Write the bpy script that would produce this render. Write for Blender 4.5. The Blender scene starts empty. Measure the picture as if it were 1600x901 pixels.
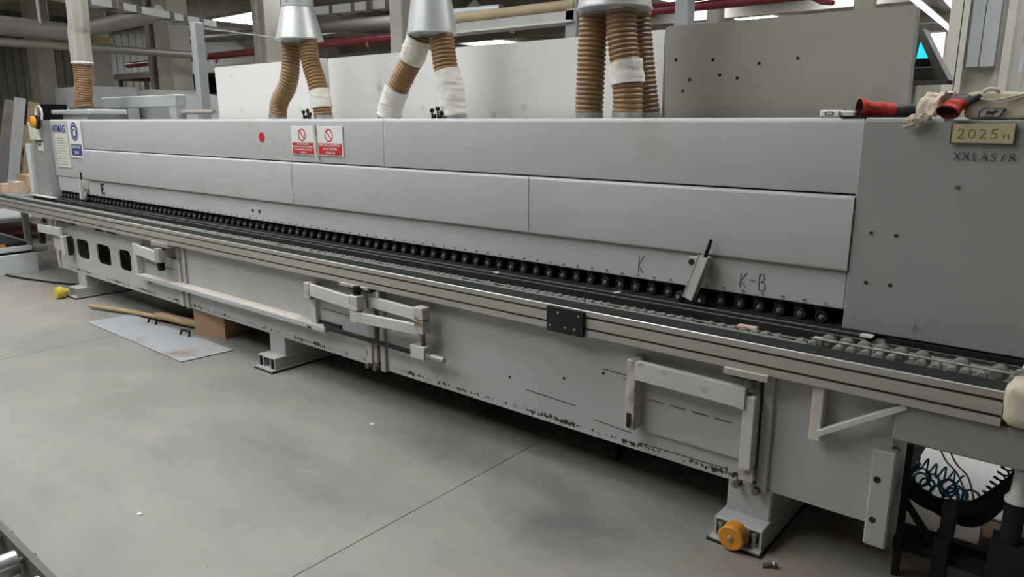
import bpy, bmesh, math, random
from mathutils import Vector, Matrix, noise as mnoise
random.seed(7)
SC = bpy.context.scene
COL = SC.collection
# ---------------------------------------------------------------- camera
cam = bpy.data.cameras.new('camera')
cam.sensor_width = 36.0
cam.lens = 1137.7856 / 1600.0 * 36.0
cam.clip_end = 300
camo = bpy.data.objects.new('camera', cam)
COL.objects.link(camo)
V1, V2, CC, F = (-620.0, 188.5), (1760.0, 188.5), (800.0, 450.5), 1137.7856
ax = -Vector((V1[0]-CC[0], CC[1]-V1[1], -F)).normalized()
ay = Vector((V2[0]-CC[0], CC[1]-V2[1], -F)).normalized()
az = ax.cross(ay)
camo.matrix_world = Matrix.Translation((0, 0, 1.65)) @ Matrix((ax, ay, az)).to_4x4()
SC.camera = camo
# ---------------------------------------------------------------- world, exposure
w = bpy.data.worlds.new('sky'); SC.world = w; w.use_nodes = True
w.node_tree.nodes['Background'].inputs[0].default_value = (0.75, 0.82, 0.9, 1)
w.node_tree.nodes['Background'].inputs[1].default_value = 0.3
SC.view_settings.view_transform = 'Standard'
SC.view_settings.look = 'None'
SC.view_settings.gamma = 1.0
SC.view_settings.exposure = 0.33
SC.cycles.use_denoising = True
SKY_EMIT = 8.6        # glow of the roof light panels, added ones included
WIN_EMIT = 0.5        # glow of the window panes added in the front wall
TUBE_EMIT = 9.0

# ---------------------------------------------------------------- materials
def mat(name, col, rough=0.55, metal=0.0, var=0.10, scale=2.5, bump=0.0, bscale=80, stretch=(1, 1, 1),
        spot=None, spot_lo=0.62, spot_hi=0.7, spot_scale=9, spot_stretch=(1, 1, 1), emit=None, estr=0):
    m = bpy.data.materials.new(name); m.use_nodes = True
    nt = m.node_tree; N = nt.nodes; L = nt.links
    b = N['Principled BSDF']
    b.inputs['Roughness'].default_value = rough
    b.inputs['Metallic'].default_value = metal
    tc = N.new('ShaderNodeTexCoord')
    def ns(sc_, st, det=5):
        mp = N.new('ShaderNodeMapping'); mp.inputs['Scale'].default_value = st
        L.new(tc.outputs['Object'], mp.inputs[0])
        n = N.new('ShaderNodeTexNoise'); n.inputs['Scale'].default_value = sc_; n.inputs['Detail'].default_value = det
        L.new(mp.outputs[0], n.inputs['Vector'])
        return n.outputs[0]
    r = N.new('ShaderNodeValToRGB')
    r.color_ramp.elements[0].position = 0.3; r.color_ramp.elements[1].position = 0.7
    r.color_ramp.elements[0].color = [max(0, c*(1-var)) for c in col] + [1]
    r.color_ramp.elements[1].color = [min(1, c*(1+var)) for c in col] + [1]
    L.new(ns(scale, stretch), r.inputs[0])
    out = r.outputs[0]
    if spot:
        rr = N.new('ShaderNodeValToRGB')
        rr.color_ramp.elements[0].position = spot_lo; rr.color_ramp.elements[1].position = spot_hi
        L.new(ns(spot_scale, spot_stretch, 6), rr.inputs[0])
        mx = N.new('ShaderNodeMixRGB'); mx.inputs[2].default_value = list(spot) + [1]
        L.new(rr.outputs[0], mx.inputs[0]); L.new(out, mx.inputs[1]); out = mx.outputs[0]
    L.new(out, b.inputs['Base Color'])
    if bump:
        bp = N.new('ShaderNodeBump'); bp.inputs['Strength'].default_value = bump; bp.inputs['Distance'].default_value = 0.01
        L.new(ns(bscale, (1, 1, 1)), bp.inputs['Height']); L.new(bp.outputs[0], b.inputs['Normal'])
    if emit:
        b.inputs['Emission Color'].default_value = list(emit) + [1]; b.inputs['Emission Strength'].default_value = estr
    m['_out'] = 1
    return m

def matte(*names):
    for n in names: M[n].node_tree.nodes['Principled BSDF'].inputs['Specular IOR Level'].default_value = 0.15

def chip_paint(name, col, zc, h):
    """paint with black chips worn through along the lower edge (height zc +- h)"""
    m = mat(name, col, 0.5, 0, 0.07, 1.6, 0.03, 60, spot=(0.30, 0.27, 0.22), spot_lo=0.66, spot_hi=0.8, spot_scale=5)
    nt = m.node_tree; N = nt.nodes; L = nt.links; b = N['Principled BSDF']
    src = b.inputs['Base Color'].links[0].from_socket
    g = N.new('ShaderNodeNewGeometry'); sx = N.new('ShaderNodeSeparateXYZ'); L.new(g.outputs['Position'], sx.inputs[0])
    s = N.new('ShaderNodeMath'); s.operation = 'SUBTRACT'; s.inputs[1].default_value = zc; L.new(sx.outputs[2], s.inputs[0])
    a = N.new('ShaderNodeMath'); a.operation = 'ABSOLUTE'; L.new(s.outputs[0], a.inputs[0])
    mr = N.new('ShaderNodeMapRange'); mr.inputs[1].default_value = 0; mr.inputs[2].default_value = h
    mr.inputs[3].default_value = 0.20; mr.inputs[4].default_value = -0.25; L.new(a.outputs[0], mr.inputs[0])
    mp = N.new('ShaderNodeMapping'); mp.inputs['Scale'].default_value = (1, 1, 0.45); L.new(g.outputs['Position'], mp.inputs[0])
    n = N.new('ShaderNodeTexNoise'); n.inputs['Scale'].default_value = 75; n.inputs['Detail'].default_value = 3; L.new(mp.outputs[0], n.inputs['Vector'])
    n2 = N.new('ShaderNodeTexNoise'); n2.inputs['Scale'].default_value = 3.5; n2.inputs['Detail'].default_value = 2; L.new(g.outputs['Position'], n2.inputs['Vector'])
    k = N.new('ShaderNodeMath'); k.operation = 'MULTIPLY_ADD'; k.inputs[1].default_value = 0.7; k.inputs[2].default_value = -0.37; L.new(n2.outputs[0], k.inputs[0])
    ad = N.new('ShaderNodeMath'); L.new(n.outputs[0], ad.inputs[0]); L.new(mr.outputs[0], ad.inputs[1])
    ad2 = N.new('ShaderNodeMath'); L.new(ad.outputs[0], ad2.inputs[0]); L.new(k.outputs[0], ad2.inputs[1])
    rp = N.new('ShaderNodeValToRGB'); rp.color_ramp.elements[0].position = 0.66; rp.color_ramp.elements[1].position = 0.72
    L.new(ad2.outputs[0], rp.inputs[0])
    mx = N.new('ShaderNodeMixRGB'); mx.inputs[2].default_value = (0.02, 0.018, 0.015, 1)
    L.new(rp.outputs[0], mx.inputs[0]); L.new(src, mx.inputs[1]); L.new(mx.outputs[0], b.inputs['Base Color'])
    return m

def floor_mat():
    m = mat('polished_concrete', (0.243, 0.229, 0.207), 0.5, 0, 0.17, 1.4, 0.06, 30,
            spot=(0.185, 0.172, 0.157), spot_lo=0.45, spot_hi=0.85, spot_scale=2.3, spot_stretch=(1, 2.2, 1))
    nt = m.node_tree; N = nt.nodes; L = nt.links; b = N['Principled BSDF']
    def patch(cx, cy, rx, ry, col, amt, sc_):
        src = b.inputs['Base Color'].links[0].from_socket
        g = N.new('ShaderNodeNewGeometry')
        mp = N.new('ShaderNodeMapping'); mp.inputs['Location'].default_value = (-cx/rx, -cy/ry, 0); mp.inputs['Scale'].default_value = (1/rx, 1/ry, 0)
        L.new(g.outputs['Position'], mp.inputs[0])
        ln = N.new('ShaderNodeVectorMath'); ln.operation = 'LENGTH'; L.new(mp.outputs[0], ln.inputs[0])
        n = N.new('ShaderNodeTexNoise'); n.inputs['Scale'].default_value = sc_; n.inputs['Detail'].default_value = 6; L.new(g.outputs['Position'], n.inputs['Vector'])
        ma = N.new('ShaderNodeMath'); ma.operation = 'MULTIPLY_ADD'; ma.inputs[1].default_value = 1.3; L.new(n.outputs[0], ma.inputs[0]); L.new(ln.outputs['Value'], ma.inputs[2])
        mr = N.new('ShaderNodeMapRange'); mr.inputs[1].default_value = 0.75; mr.inputs[2].default_value = 1.5; mr.inputs[3].default_value = amt; mr.inputs[4].default_value = 0
        L.new(ma.outputs[0], mr.inputs[0])
        mx = N.new('ShaderNodeMixRGB'); mx.inputs[2].default_value = list(col) + [1]
        L.new(mr.outputs[0], mx.inputs[0]); L.new(src, mx.inputs[1]); L.new(mx.outputs[0], b.inputs['Base Color'])
    patch(-0.75, 2.45, 0.45, 0.40, (0.25, 0.17, 0.12), 0.6, 9)       # sawdust by the near foot
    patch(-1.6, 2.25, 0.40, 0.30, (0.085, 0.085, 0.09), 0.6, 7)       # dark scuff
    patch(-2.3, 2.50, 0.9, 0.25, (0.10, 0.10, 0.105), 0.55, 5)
    patch(-0.3, 3.1, 0.6, 0.5, (0.33, 0.22, 0.16), 0.7, 8)
    patch(-3.0, 1.9, 1.2, 0.4, (0.155, 0.148, 0.138), 0.5, 3)
    patch(-4.4, 1.2, 1.0, 0.5, (0.29, 0.275, 0.25), 0.5, 2.5)
    patch(-1.3, 1.7, 0.5, 0.4, (0.30, 0.25, 0.20), 0.4, 6)
    patch(-8.0, 2.4, 1.5, 1.0, (0.30, 0.25, 0.20), 0.5, 3)
    # small black marks
    src = b.inputs['Base Color'].links[0].from_socket
    g = N.new('ShaderNodeNewGeometry'); v = N.new('ShaderNodeTexNoise'); v.inputs['Scale'].default_value = 16; v.inputs['Detail'].default_value = 4
    L.new(g.outputs['Position'], v.inputs['Vector'])
    rp = N.new('ShaderNodeValToRGB'); rp.color_ramp.elements[0].position = 0.735; rp.color_ramp.elements[1].position = 0.77
    L.new(v.outputs[0], rp.inputs[0])
    mx = N.new('ShaderNodeMixRGB'); mx.inputs[2].default_value = (0.08, 0.07, 0.065, 1)
    L.new(rp.outputs[0], mx.inputs[0]); L.new(src, mx.inputs[1]); L.new(mx.outputs[0], b.inputs['Base Color'])
    return m

G = (0.43, 0.425, 0.41)
M = dict(
    hood=mat('grey_hood_paint', (0.43, 0.43, 0.42), 0.48, 0, 0.05, 1.3, 0.03, 120, spot=(0.36, 0.34, 0.30), spot_lo=0.62, spot_hi=0.85, spot_scale=2.2),
    cover=mat('grey_end_cover_paint', (0.30, 0.30, 0.288), 0.5, 0, 0.07, 1.5, 0.03, 100, spot=(0.33, 0.27, 0.23), spot_lo=0.6, spot_hi=0.85, spot_scale=2.5),
    cover2=mat('dusty_shaded_beam_paint', (0.26, 0.25, 0.235), 0.55, 0, 0.08, 1.5, 0.03, 100, spot=(0.24, 0.20, 0.16), spot_lo=0.6, spot_hi=0.85, spot_scale=2.5),  # grey darkened to carry the dimmer light at the infeed end
    lid=mat('pale_lid_coating', (0.66, 0.645, 0.62), 0.7, 0, 0.05, 1.2, 0.05, 150, spot=(0.38, 0.34, 0.30), spot_lo=0.66, spot_hi=0.8, spot_scale=6),
    lid2=mat('shade_toned_lid_coating', (0.36, 0.335, 0.30), 0.75, 0, 0.08, 1.2, 0.05, 150, spot=(0.30, 0.26, 0.22), spot_lo=0.55, spot_hi=0.8, spot_scale=3),  # third lid's shade put into a darker, browner coat
    chassis=chip_paint('chipped_grey_chassis_paint', (0.40, 0.40, 0.39), 0.254, 0.036),
    cbare=mat('grey_chassis_paint', (0.385, 0.385, 0.375), 0.5, 0, 0.08, 2, 0.03, 60),
    arm=mat('worn_pale_arm_paint', (0.50, 0.49, 0.455), 0.5, 0, 0.07, 6, 0.04, 60, spot=(0.27, 0.19, 0.12), spot_lo=0.62, spot_hi=0.78, spot_scale=12),
    rust=mat('rust_stained_paint', (0.46, 0.43, 0.38), 0.6, 0, 0.15, 10, 0.06, 60, spot=(0.20, 0.12, 0.07), spot_lo=0.5, spot_hi=0.68, spot_scale=14),
    brown=mat('brown_stained_steel', (0.14, 0.11, 0.08), 0.6, 0.2, 0.3, 15),
    alu=mat('dull_aluminium', (0.41, 0.385, 0.35), 0.42, 0.35, 0.10, 3, 0.02, 50, (0.25, 1, 3), spot=(0.33, 0.27, 0.225), spot_lo=0.58, spot_hi=0.8, spot_scale=6, spot_stretch=(0.3, 1, 2)),
    edge=mat('bright_aluminium', (0.72, 0.70, 0.66), 0.3, 0.5, 0.05),
    groove=mat('dark_groove', (0.045, 0.035, 0.025), 0.8),
    strip=mat('black_rubber_strip', (0.022, 0.025, 0.022), 0.95, 0, 0.15, 6),
    black=mat('black_steel', (0.016, 0.016, 0.015), 0.75, 0.0, 0.2, 6),
    track=mat('black_track_pad', (0.018, 0.018, 0.017), 0.9, 0.0, 0.3, 9),
    dark=mat('dark_void', (0.012, 0.011, 0.010), 0.9),
    wheel=mat('dark_grey_rubber', (0.030, 0.030, 0.029), 0.5, 0, 0.2, 30),
    hub=mat('worn_steel_hub', (0.34, 0.33, 0.31), 0.45, 0.5, 0.2, 30),
    hubd=mat('dull_wheel_disc', (0.20, 0.195, 0.18), 0.5, 0.1, 0.2, 30),
    roller=mat('pale_plastic_roller', (0.24, 0.23, 0.22), 0.4, 0, 0.5, 9),
    steel=mat('brushed_steel', (0.50, 0.50, 0.50), 0.32, 0.8, 0.1, 10),
    plate=mat('grey_table_plate', (0.26, 0.255, 0.235), 0.5, 0.1, 0.15, 3, spot=(0.34, 0.25, 0.19), spot_lo=0.62, spot_hi=0.72, spot_scale=4),
    galv=mat('galvanised_sheet', (0.52, 0.53, 0.52), 0.4, 0.45, 0.10, 4, 0.02, 30),
    hose=mat('tan_polyurethane_hose', (0.225, 0.128, 0.052), 0.42, 0, 0.16, 8),
    wrap=mat('white_cloth_wrap', (0.66, 0.63, 0.56), 0.8, 0, 0.07, 14, 0.35, 45, spot=(0.45, 0.40, 0.32), spot_lo=0.6, spot_hi=0.8, spot_scale=9),
    fabric=mat('grey_beige_fabric', (0.36, 0.33, 0.285), 0.9, 0, 0.10, 6, 0.2, 40, (6, 6, 0.6)),
    amber=mat('amber_plastic', (0.62, 0.26, 0.02), 0.4, 0, 0.12, 8, spot=(0.30, 0.14, 0.04), spot_lo=0.6, spot_hi=0.75, spot_scale=18),
    yellow=mat('yellow_plastic', (0.60, 0.46, 0.05), 0.45, 0, 0.12, 12),
    red=mat('red_paint', (0.22, 0.028, 0.025), 0.45, 0, 0.12, 3),
    signred=mat('sign_red', (0.50, 0.025, 0.035), 0.45, 0, 0.05, 8),
    white=mat('white_sign_sheet', (0.70, 0.69, 0.66), 0.5, 0, 0.04, 8),
    offwhite=mat('cream_paper', (0.58, 0.56, 0.48), 0.8, 0, 0.06, 14),
    tape=mat('cream_tape', (0.62, 0.60, 0.55), 0.6, 0, 0.06, 14),
    blue=mat('sign_blue', (0.045, 0.075, 0.22), 0.5, 0, 0.08, 8),
    ink=mat('black_marker_ink', (0.02, 0.02, 0.03), 0.7),
    pencil=mat('grey_pencil', (0.16, 0.14, 0.10), 0.8),
    card=mat('tan_cardboard', (0.50, 0.40, 0.24), 0.85, 0, 0.06, 10),
    boxcard=mat('brown_cardboard', (0.36, 0.23, 0.14), 0.85, 0, 0.08, 5),
    bag=mat('beige_sackcloth', (0.50, 0.43, 0.32), 0.9, 0, 0.10, 10, 0.3, 60),
    rag=mat('cream_rag', (0.60, 0.50, 0.40), 0.95, 0, 0.12, 16, 0.5, 60),
    glove=mat('red_glove_fabric', (0.46, 0.03, 0.02), 0.8, 0, 0.2, 20, 0.3, 60),
    gloved=mat('black_glove_palm', (0.04, 0.038, 0.04), 0.7, 0, 0.3, 20, 0.2, 50),
    glovein=mat('dark_red_lining', (0.04, 0.006, 0.006), 0.95),
    sheet=mat('pale_sheet_metal', (0.40, 0.41, 0.425), 0.4, 0.15, 0.06, 2, 0.02, 30, spot=(0.27, 0.19, 0.13), spot_lo=0.55, spot_hi=0.75, spot_scale=2.4),
    wood=mat('tan_wood', (0.40, 0.28, 0.16), 0.7, 0, 0.2, 4, 0.1, 30, (0.4, 6, 6)),
    palewood=mat('pale_raw_wood', (0.55, 0.40, 0.29), 0.75, 0, 0.12, 5, 0.05, 30, (1, 5, 5)),
    dust=mat('dusty_pink_beige', (0.56, 0.505, 0.44), 0.8, 0, 0.10, 8),
    concrete=mat('column_concrete', (0.50, 0.465, 0.41), 0.85, 0, 0.12, 2, 0.15, 20),
    cream=mat('cream_column_paint', (0.60, 0.57, 0.48), 0.6, 0, 0.05, 2),
    bluegrey=mat('blue_grey_steel', (0.40, 0.415, 0.42), 0.45, 0.15, 0.06, 3),
    brightwhite=mat('lit_floor_white', (0.52, 0.51, 0.49), 0.6, 0, 0.04, 2),  # pale tone in place of bright light on the floor
    clad_white=mat('white_cladding', (0.66, 0.66, 0.65), 0.55, 0, 0.05, 0.8),
    clad_beige=mat('beige_cladding', (0.53, 0.49, 0.40), 0.55, 0, 0.06, 0.8),
    clad_green=mat('grey_green_cladding', (0.20, 0.19, 0.145), 0.6, 0, 0.10, 0.7),
    ceil=mat('ceiling_panel', (0.46, 0.41, 0.35), 0.8, 0, 0.10, 0.6),
    beam=mat('beam_concrete', (0.40, 0.365, 0.32), 0.85, 0, 0.12, 1.2),
    pipe=mat('brown_grey_pipe', (0.42, 0.38, 0.33), 0.4, 0.3, 0.08, 3),
    tan=mat('tan_insulated_pipe', (0.50, 0.39, 0.25), 0.6, 0, 0.12, 4),
    tray=mat('galvanised_tray', (0.58, 0.57, 0.55), 0.4, 0.3, 0.08, 4),
    trayband=mat('dark_tray_band', (0.13, 0.12, 0.11), 0.7),
    cablue=mat('blue_air_hose', (0.06, 0.30, 0.50), 0.35, 0, 0.2, 30),
    orange=mat('orange_wire', (0.45, 0.26, 0.07), 0.5),
    screen=mat('cyan_screen', (0.02, 0.3, 0.4), 0.3, emit=(0.03, 0.62, 0.80), estr=1.0),
    win2=mat('bright_window', (0.8, 0.8, 0.8), 0.6, emit=(0.97, 0.98, 1.0), estr=4.0),
    sky=mat('roof_or_fill_diffuser', (0.8, 0.8, 0.8), 0.6, emit=(0.94, 0.98, 1.0), estr=SKY_EMIT),
    win=mat('added_window_glow', (0.8, 0.8, 0.8), 0.6, emit=(0.97, 0.98, 1.0), estr=WIN_EMIT),
    tube=mat('fluorescent_tube', (0.8, 0.8, 0.8), 0.5, emit=(0.95, 0.95, 1.0), estr=TUBE_EMIT),
    greycab=mat('pale_grey_cabinet', (0.55, 0.57, 0.565), 0.5, 0, 0.06, 3),
    floor=floor_mat(),
)

matte('strip', 'track', 'black', 'wheel')
# ---------------------------------------------------------------- helpers
WL = {}

class MB:
    def __init__(s): s.bm = bmesh.new()
    def box(s, x0, x1, y0, y1, z0, z1, bev=0.0, seg=1):
        bm = s.bm
        r = bmesh.ops.create_cube(bm, size=1)
        vs = r['verts']
        for v in vs:
            v.co = Vector((x0+(v.co.x+.5)*(x1-x0), y0+(v.co.y+.5)*(y1-y0), z0+(v.co.z+.5)*(z1-z0)))
        if bev:
            es = list({e for v in vs for e in v.link_edges})
            bmesh.ops.bevel(bm, geom=es, offset=bev, segments=seg, affect='EDGES', profile=0.5)
        return s
    def obox(s, p0, p1, wy, wz, bev=0.0, up=Vector((0, 0, 1))):
        """box along p0->p1, wy = width sideways, wz = width along up"""
        p0, p1 = Vector(p0), Vector(p1); d = (p1-p0); L_ = d.length; d.normalize()
        sd = Vector(up).cross(d).normalized(); u = d.cross(sd)
        vs = bmesh.ops.create_cube(s.bm, size=1)['verts']
        for v in vs:
            c = v.co.copy(); v.co = p0 + d*((c.x+.5)*L_) + sd*(c.y*wy) + u*(c.z*wz)
        if bev:
            es = list({e for v in vs for e in v.link_edges})
            bmesh.ops.bevel(s.bm, geom=es, offset=bev, segments=1, affect='EDGES', profile=0.5)
        return s
    def prism(s, pts, a0, a1, axis='X'):
        """closed profile pts extruded; axis X: pts=(y,z); Y: pts=(x,z); Z: pts=(x,y)"""
        def mk(p, a):
            return {'X': (a, p[0], p[1]), 'Y': (p[0], a, p[1]), 'Z': (p[0], p[1], a)}[axis]
        bm = s.bm
        A = [bm.verts.new(mk(p, a0)) for p in pts]; B = [bm.verts.new(mk(p, a1)) for p in pts]
        n = len(pts); fs = []
        for i in range(n):
            fs.append(bm.faces.new((A[i], A[(i+1) % n], B[(i+1) % n], B[i])))
        fs.append(bm.faces.new(A[::-1])); fs.append(bm.faces.new(B))
        bmesh.ops.recalc_face_normals(bm, faces=fs)
        return s
    def cyl(s, p0, p1, r0, r1=None, seg=16):
        return s.tube([p0, p1], [r0, r0 if r1 is None else r1], seg)
    def tube(s, pts, rs, seg=12, cap=True, sx=1.0):
        bm = s.bm; pts = [Vector(p) for p in pts]; n = len(pts)
        if not isinstance(rs, (list, tuple)): rs = [rs]*n
        rings = []; prev = None
        for i, p in enumerate(pts):
            if i == 0: t = pts[1]-p
            elif i == n-1: t = p-pts[i-1]
            else: t = pts[i+1]-pts[i-1]
            if t.length < 1e-9: t = Vector((0, 0, 1))
            t.normalize()
            if prev is None:
                a = Vector((0, 0, 1)) if abs(t.z) < .9 else Vector((0, 1, 0))
                u = t.cross(a).normalized()
            else:
                u = (prev - t*prev.dot(t)).normalized()
            prev = u; v = t.cross(u)
            rings.append([bm.verts.new(p + (u*math.cos(2*math.pi*k/seg)*sx + v*math.sin(2*math.pi*k/seg))*rs[i]) for k in range(seg)])
        for a, b in zip(rings, rings[1:]):
            for k in range(seg):
                bm.faces.new((a[k], a[(k+1) % seg], b[(k+1) % seg], b[k]))
        if cap:
            if rs[0] > 1e-5: bm.faces.new(rings[0][::-1])
            if rs[-1] > 1e-5: bm.faces.new(rings[-1])
        return s
    def lathe(s, prof, o, axis='Y', seg=20):
        """prof list of (r, a) along axis from o"""
        o = Vector(o); bm = s.bm
        def P(r, a, t):
            c, q = r*math.cos(t), r*math.sin(t)
            return o + {'X': Vector((a, c, q)), 'Y': Vector((c, a, q)), 'Z': Vector((c, q, a))}[axis]
        rings = [[bm.verts.new(P(max(r, 1e-4), a, 2*math.pi*k/seg)) for k in range(seg)] for r, a in prof]
        fs = []
        for a, b in zip(rings, rings[1:]):
            for k in range(seg):
                fs.append(bm.faces.new((a[k], a[(k+1) % seg], b[(k+1) % seg], b[k])))
        fs.append(bm.faces.new(rings[0])); fs.append(bm.faces.new(rings[-1]))
        bmesh.ops.recalc_face_normals(bm, faces=fs)
        return s
    def build(s, name, m, parent=None, origin=None, smooth=False):
        if origin is None:
            origin = WL[parent] if parent else None
        if origin is None:
            vs = [v.co for v in s.bm.verts]
            lo = [min(v[i] for v in vs) for i in range(3)]; hi = [max(v[i] for v in vs) for i in range(3)]
            origin = Vector(((lo[0]+hi[0])/2, (lo[1]+hi[1])/2, lo[2]))
        origin = Vector(origin)
        bmesh.ops.translate(s.bm, verts=s.bm.verts, vec=-origin)
        if smooth:
            bmesh.ops.recalc_face_normals(s.bm, faces=s.bm.faces)
        me = bpy.data.meshes.new(name)
        s.bm.to_mesh(me); s.bm.free()
        if smooth:
            me.polygons.foreach_set('use_smooth', [True]*len(me.polygons))
            try: me.set_sharp_from_angle(angle=math.radians(40))
            except Exception: pass
        me.materials.append(m)
        return place(me, name, origin, parent)

def place(me, name, origin, parent=None):
    o = bpy.data.objects.new(name, me); COL.objects.link(o)
    origin = Vector(origin)
    if parent:
        o.parent = parent; o.location = origin - WL[parent]
    else:
        o.location = origin
    WL[o] = origin
    return o

def inst(src, name, origin, parent):
    o = src.copy(); COL.objects.link(o); o.name = name
    o.parent = parent; o.location = Vector(origin) - WL[parent]; WL[o] = Vector(origin)
    return o

def tag(o, label=None, cat=None, group=None, kind=None):
    if label: o['label'] = label
    if cat: o['category'] = cat
    if group: o['group'] = group
    if kind: o['kind'] = kind
    return o

def thing(name, loc, label, cat, group=None):
    o = bpy.data.objects.new(name, None); COL.objects.link(o); o.location = loc
    o.empty_display_size = 0.1
    WL[o] = Vector(loc)
    return tag(o, label, cat, group)

def bx(name, m, parent, *a, bev=0.0, seg=1):
    return MB().box(*a, bev=bev, seg=seg).build(name, m, parent)

def text(name, body, size, loc, m, parent, align='CENTER', sx=1.0, bold=0.0):
    c = bpy.data.curves.new(name, 'FONT'); c.body = body; c.size = size; c.align_x = align; c.align_y = 'CENTER'
    c.extrude = 0.0006; c.offset = bold; c.resolution_u = 2
    t = bpy.data.objects.new('tmp', c); COL.objects.link(t)
    dg = bpy.context.evaluated_depsgraph_get()
    me = bpy.data.meshes.new_from_object(t.evaluated_get(dg))
    bpy.data.objects.remove(t); bpy.data.curves.remove(c)
    me.transform(Matrix.Rotation(math.pi/2, 4, 'X') @ Matrix.Diagonal((sx, 1, 1, 1)))
    me.materials.clear(); me.materials.append(m)
    return place(me, name, loc, parent)

def plate_holes(outer, holes, y0, y1):
    """plate in the XZ plane with holes, between y0 and y1; returns mesh in world coords"""
    c = bpy.data.curves.new('pl', 'CURVE'); c.dimensions = '2D'; c.fill_mode = 'BOTH'; c.extrude = (y1-y0)/2
    for loop in [outer]+holes:
        sp = c.splines.new('POLY'); sp.points.add(len(loop)-1); sp.use_cyclic_u = True
        for p, q in zip(sp.points, loop): p.co = (q[0], q[1], 0, 1)
    t = bpy.data.objects.new('tmp', c); COL.objects.link(t)
    dg = bpy.context.evaluated_depsgraph_get()
    me = bpy.data.meshes.new_from_object(t.evaluated_get(dg))
    bpy.data.objects.remove(t); bpy.data.curves.remove(c)
    me.transform(Matrix.Translation((0, (y0+y1)/2, 0)) @ Matrix.Rotation(math.pi/2, 4, 'X'))
    return me

def rrect(x0, x1, z0, z1, r, n=5):
    pts = []
    for cx, cz, a0 in ((x1-r, z1-r, 0), (x0+r, z1-r, 90), (x0+r, z0+r, 180), (x1-r, z0+r, 270)):
        for k in range(n+1):
            a = math.radians(a0+90*k/n); pts.append((cx+r*math.cos(a), cz+r*math.sin(a)))
    return pts

def plate_obj(name, outer, holes, y0, y1, m, parent):
    me = plate_holes(outer, holes, y0, y1); me.transform(Matrix.Translation(-WL[parent]))
    me.materials.clear(); me.materials.append(m)
    return place(me, name, WL[parent], parent)

def strokes(name, lines, o, w_, h_, m, parent, r=0.0022, slant=0.0):
    """hand lettering: polylines in a unit box on an XZ face at o (left, y, bottom)"""
    b = MB()
    for ln in lines:
        P = [Vector((o[0]+(x+slant*z)*w_, o[1], o[2]+z*h_)) for x, z in ln]
        b.tube(P, r, 6)
    return b.build(name, m, parent)

LET = {
 'K': [[(.1, 0), (.12, 1)], [(.9, 1), (.12, .45), (.95, -.05)]],
 'B': [[(.1, 0), (.12, 1)], [(.12, 1), (.5, 1.08), (.75, .85), (.6, .6), (.3, .52)], [(.3, .52), (.8, .42), (.85, .1), (.5, -.08), (.1, 0)]],
 '-': [[(.1, .55), (.9, .5)]],
 'X': [[(0, 0), (1, 1)], [(0, 1), (1, 0)]],
 'L': [[(.3, 1), (.3, 0), (.75, 0)]],
 'A': [[(0, 0), (.5, 1), (1, 0)], [(.2, .4), (.8, .4)]],
 'S': [[(.95, .9), (.4, 1), (.1, .75), (.5, .5), (.85, .25), (.5, 0), (.05, .1)]],
 'I': [[(.7, 1), (.3, 0)]],
 'R': [[(.1, 0), (.12, 1), (.8, .9), (.7, .55), (.15, .5)], [(.4, .5), (1.05, .05)]],
 'Y': [[(0, 1), (.5, .5), (1, 1)], [(.5, .5), (.5, 0)]],
 '2': [[(.05, .75), (.3, 1), (.75, .9), (.7, .55), (.1, 0), (.95, .03)]],
 '0': [[(.5, 1), (.15, .8), (.1, .3), (.4, 0), (.8, .2), (.85, .75), (.5, 1)]],
 '5': [[(.95, 1), (.25, .95), (.2, .55), (.7, .55), (.85, .25), (.5, 0), (.1, .08)]],
 'E': [[(.9, 1), (.1, 1), (.1, 0), (.9, 0)], [(.1, .5), (.75, .5)]],
}
def word(name, s, o, cw, gap, h, m, parent, r=0.002):
    L_ = []; x = 0
    for ch in s:
        if ch != ' ':
            for ln in LET[ch]: L_.append([(x + a*cw, b*h) for a, b in ln])
        x += cw+gap
    return strokes(name, L_, o, 1, 1, m, parent, r)

def smoothpath(pts, n=10):
    P = [Vector(p) for p in pts]; P = [2*P[0]-P[1]] + P + [2*P[-1]-P[-2]]
    out = []
    for i in range(1, len(P)-2):
        for k in range(n):
            t = k/n; a, b, c, d = P[i-1:i+3]
            out.append(.5*((2*b)+(c-a)*t+(2*a-5*b+4*c-d)*t*t+(3*b-a-3*c+d)*t**3))
    out.append(P[-2]); return out

def resample(path, step):
    out = [path[0]]; acc = 0
    for a, b in zip(path, path[1:]):
        L_ = (b-a).length; d = step-acc
        while d <= L_:
            out.append(a+(b-a)*(d/L_)); d += step
        acc = L_-(d-step)
    return out

# ================================================================= SETTING
XL, XR, YF, YB, ZC = -34.0, 14.0, -12.0, 34.0, 5.8
fl = MB().box(XL-.2, XR+.2, YF-.2, YB+.2, -0.2, -0.015).build('floor', M['groove'], origin=(-4, 3, -0.2)); tag(fl, kind='structure')
xs = [XL] + [-2.15+3.775*k for k in range(-8, 5)] + [XR]
ys = [YF, -5.0, 11.0, 22.0, YB]
for a, b in zip(xs, xs[1:]):
    for c, d in zip(ys, ys[1:]):
        MB().box(a+.0025, b-.0025, c+.0025, d-.0025, -0.015, 0).build('concrete_slab', M['floor'], fl)

def corr_mesh(width, h, pitch=0.30, dep=0.04):
    prof = []; x = 0
    while x < width-1e-6:
        prof += [(x, 0), (x+pitch*.45, 0), (x+pitch*.55, dep), (x+pitch*.9, dep)]
        x += pitch
    prof.append((width, 0))
    bm = bmesh.new()
    A = [bm.verts.new((p, q, 0)) for p, q in prof]; B = [bm.verts.new((p, q, h)) for p, q in prof]
    for i in range(len(A)-1): bm.faces.new((A[i], A[i+1], B[i+1], B[i]))
    me = bpy.data.meshes.new('cladding_sheet'); bm.to_mesh(me); bm.free(); return me

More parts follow.
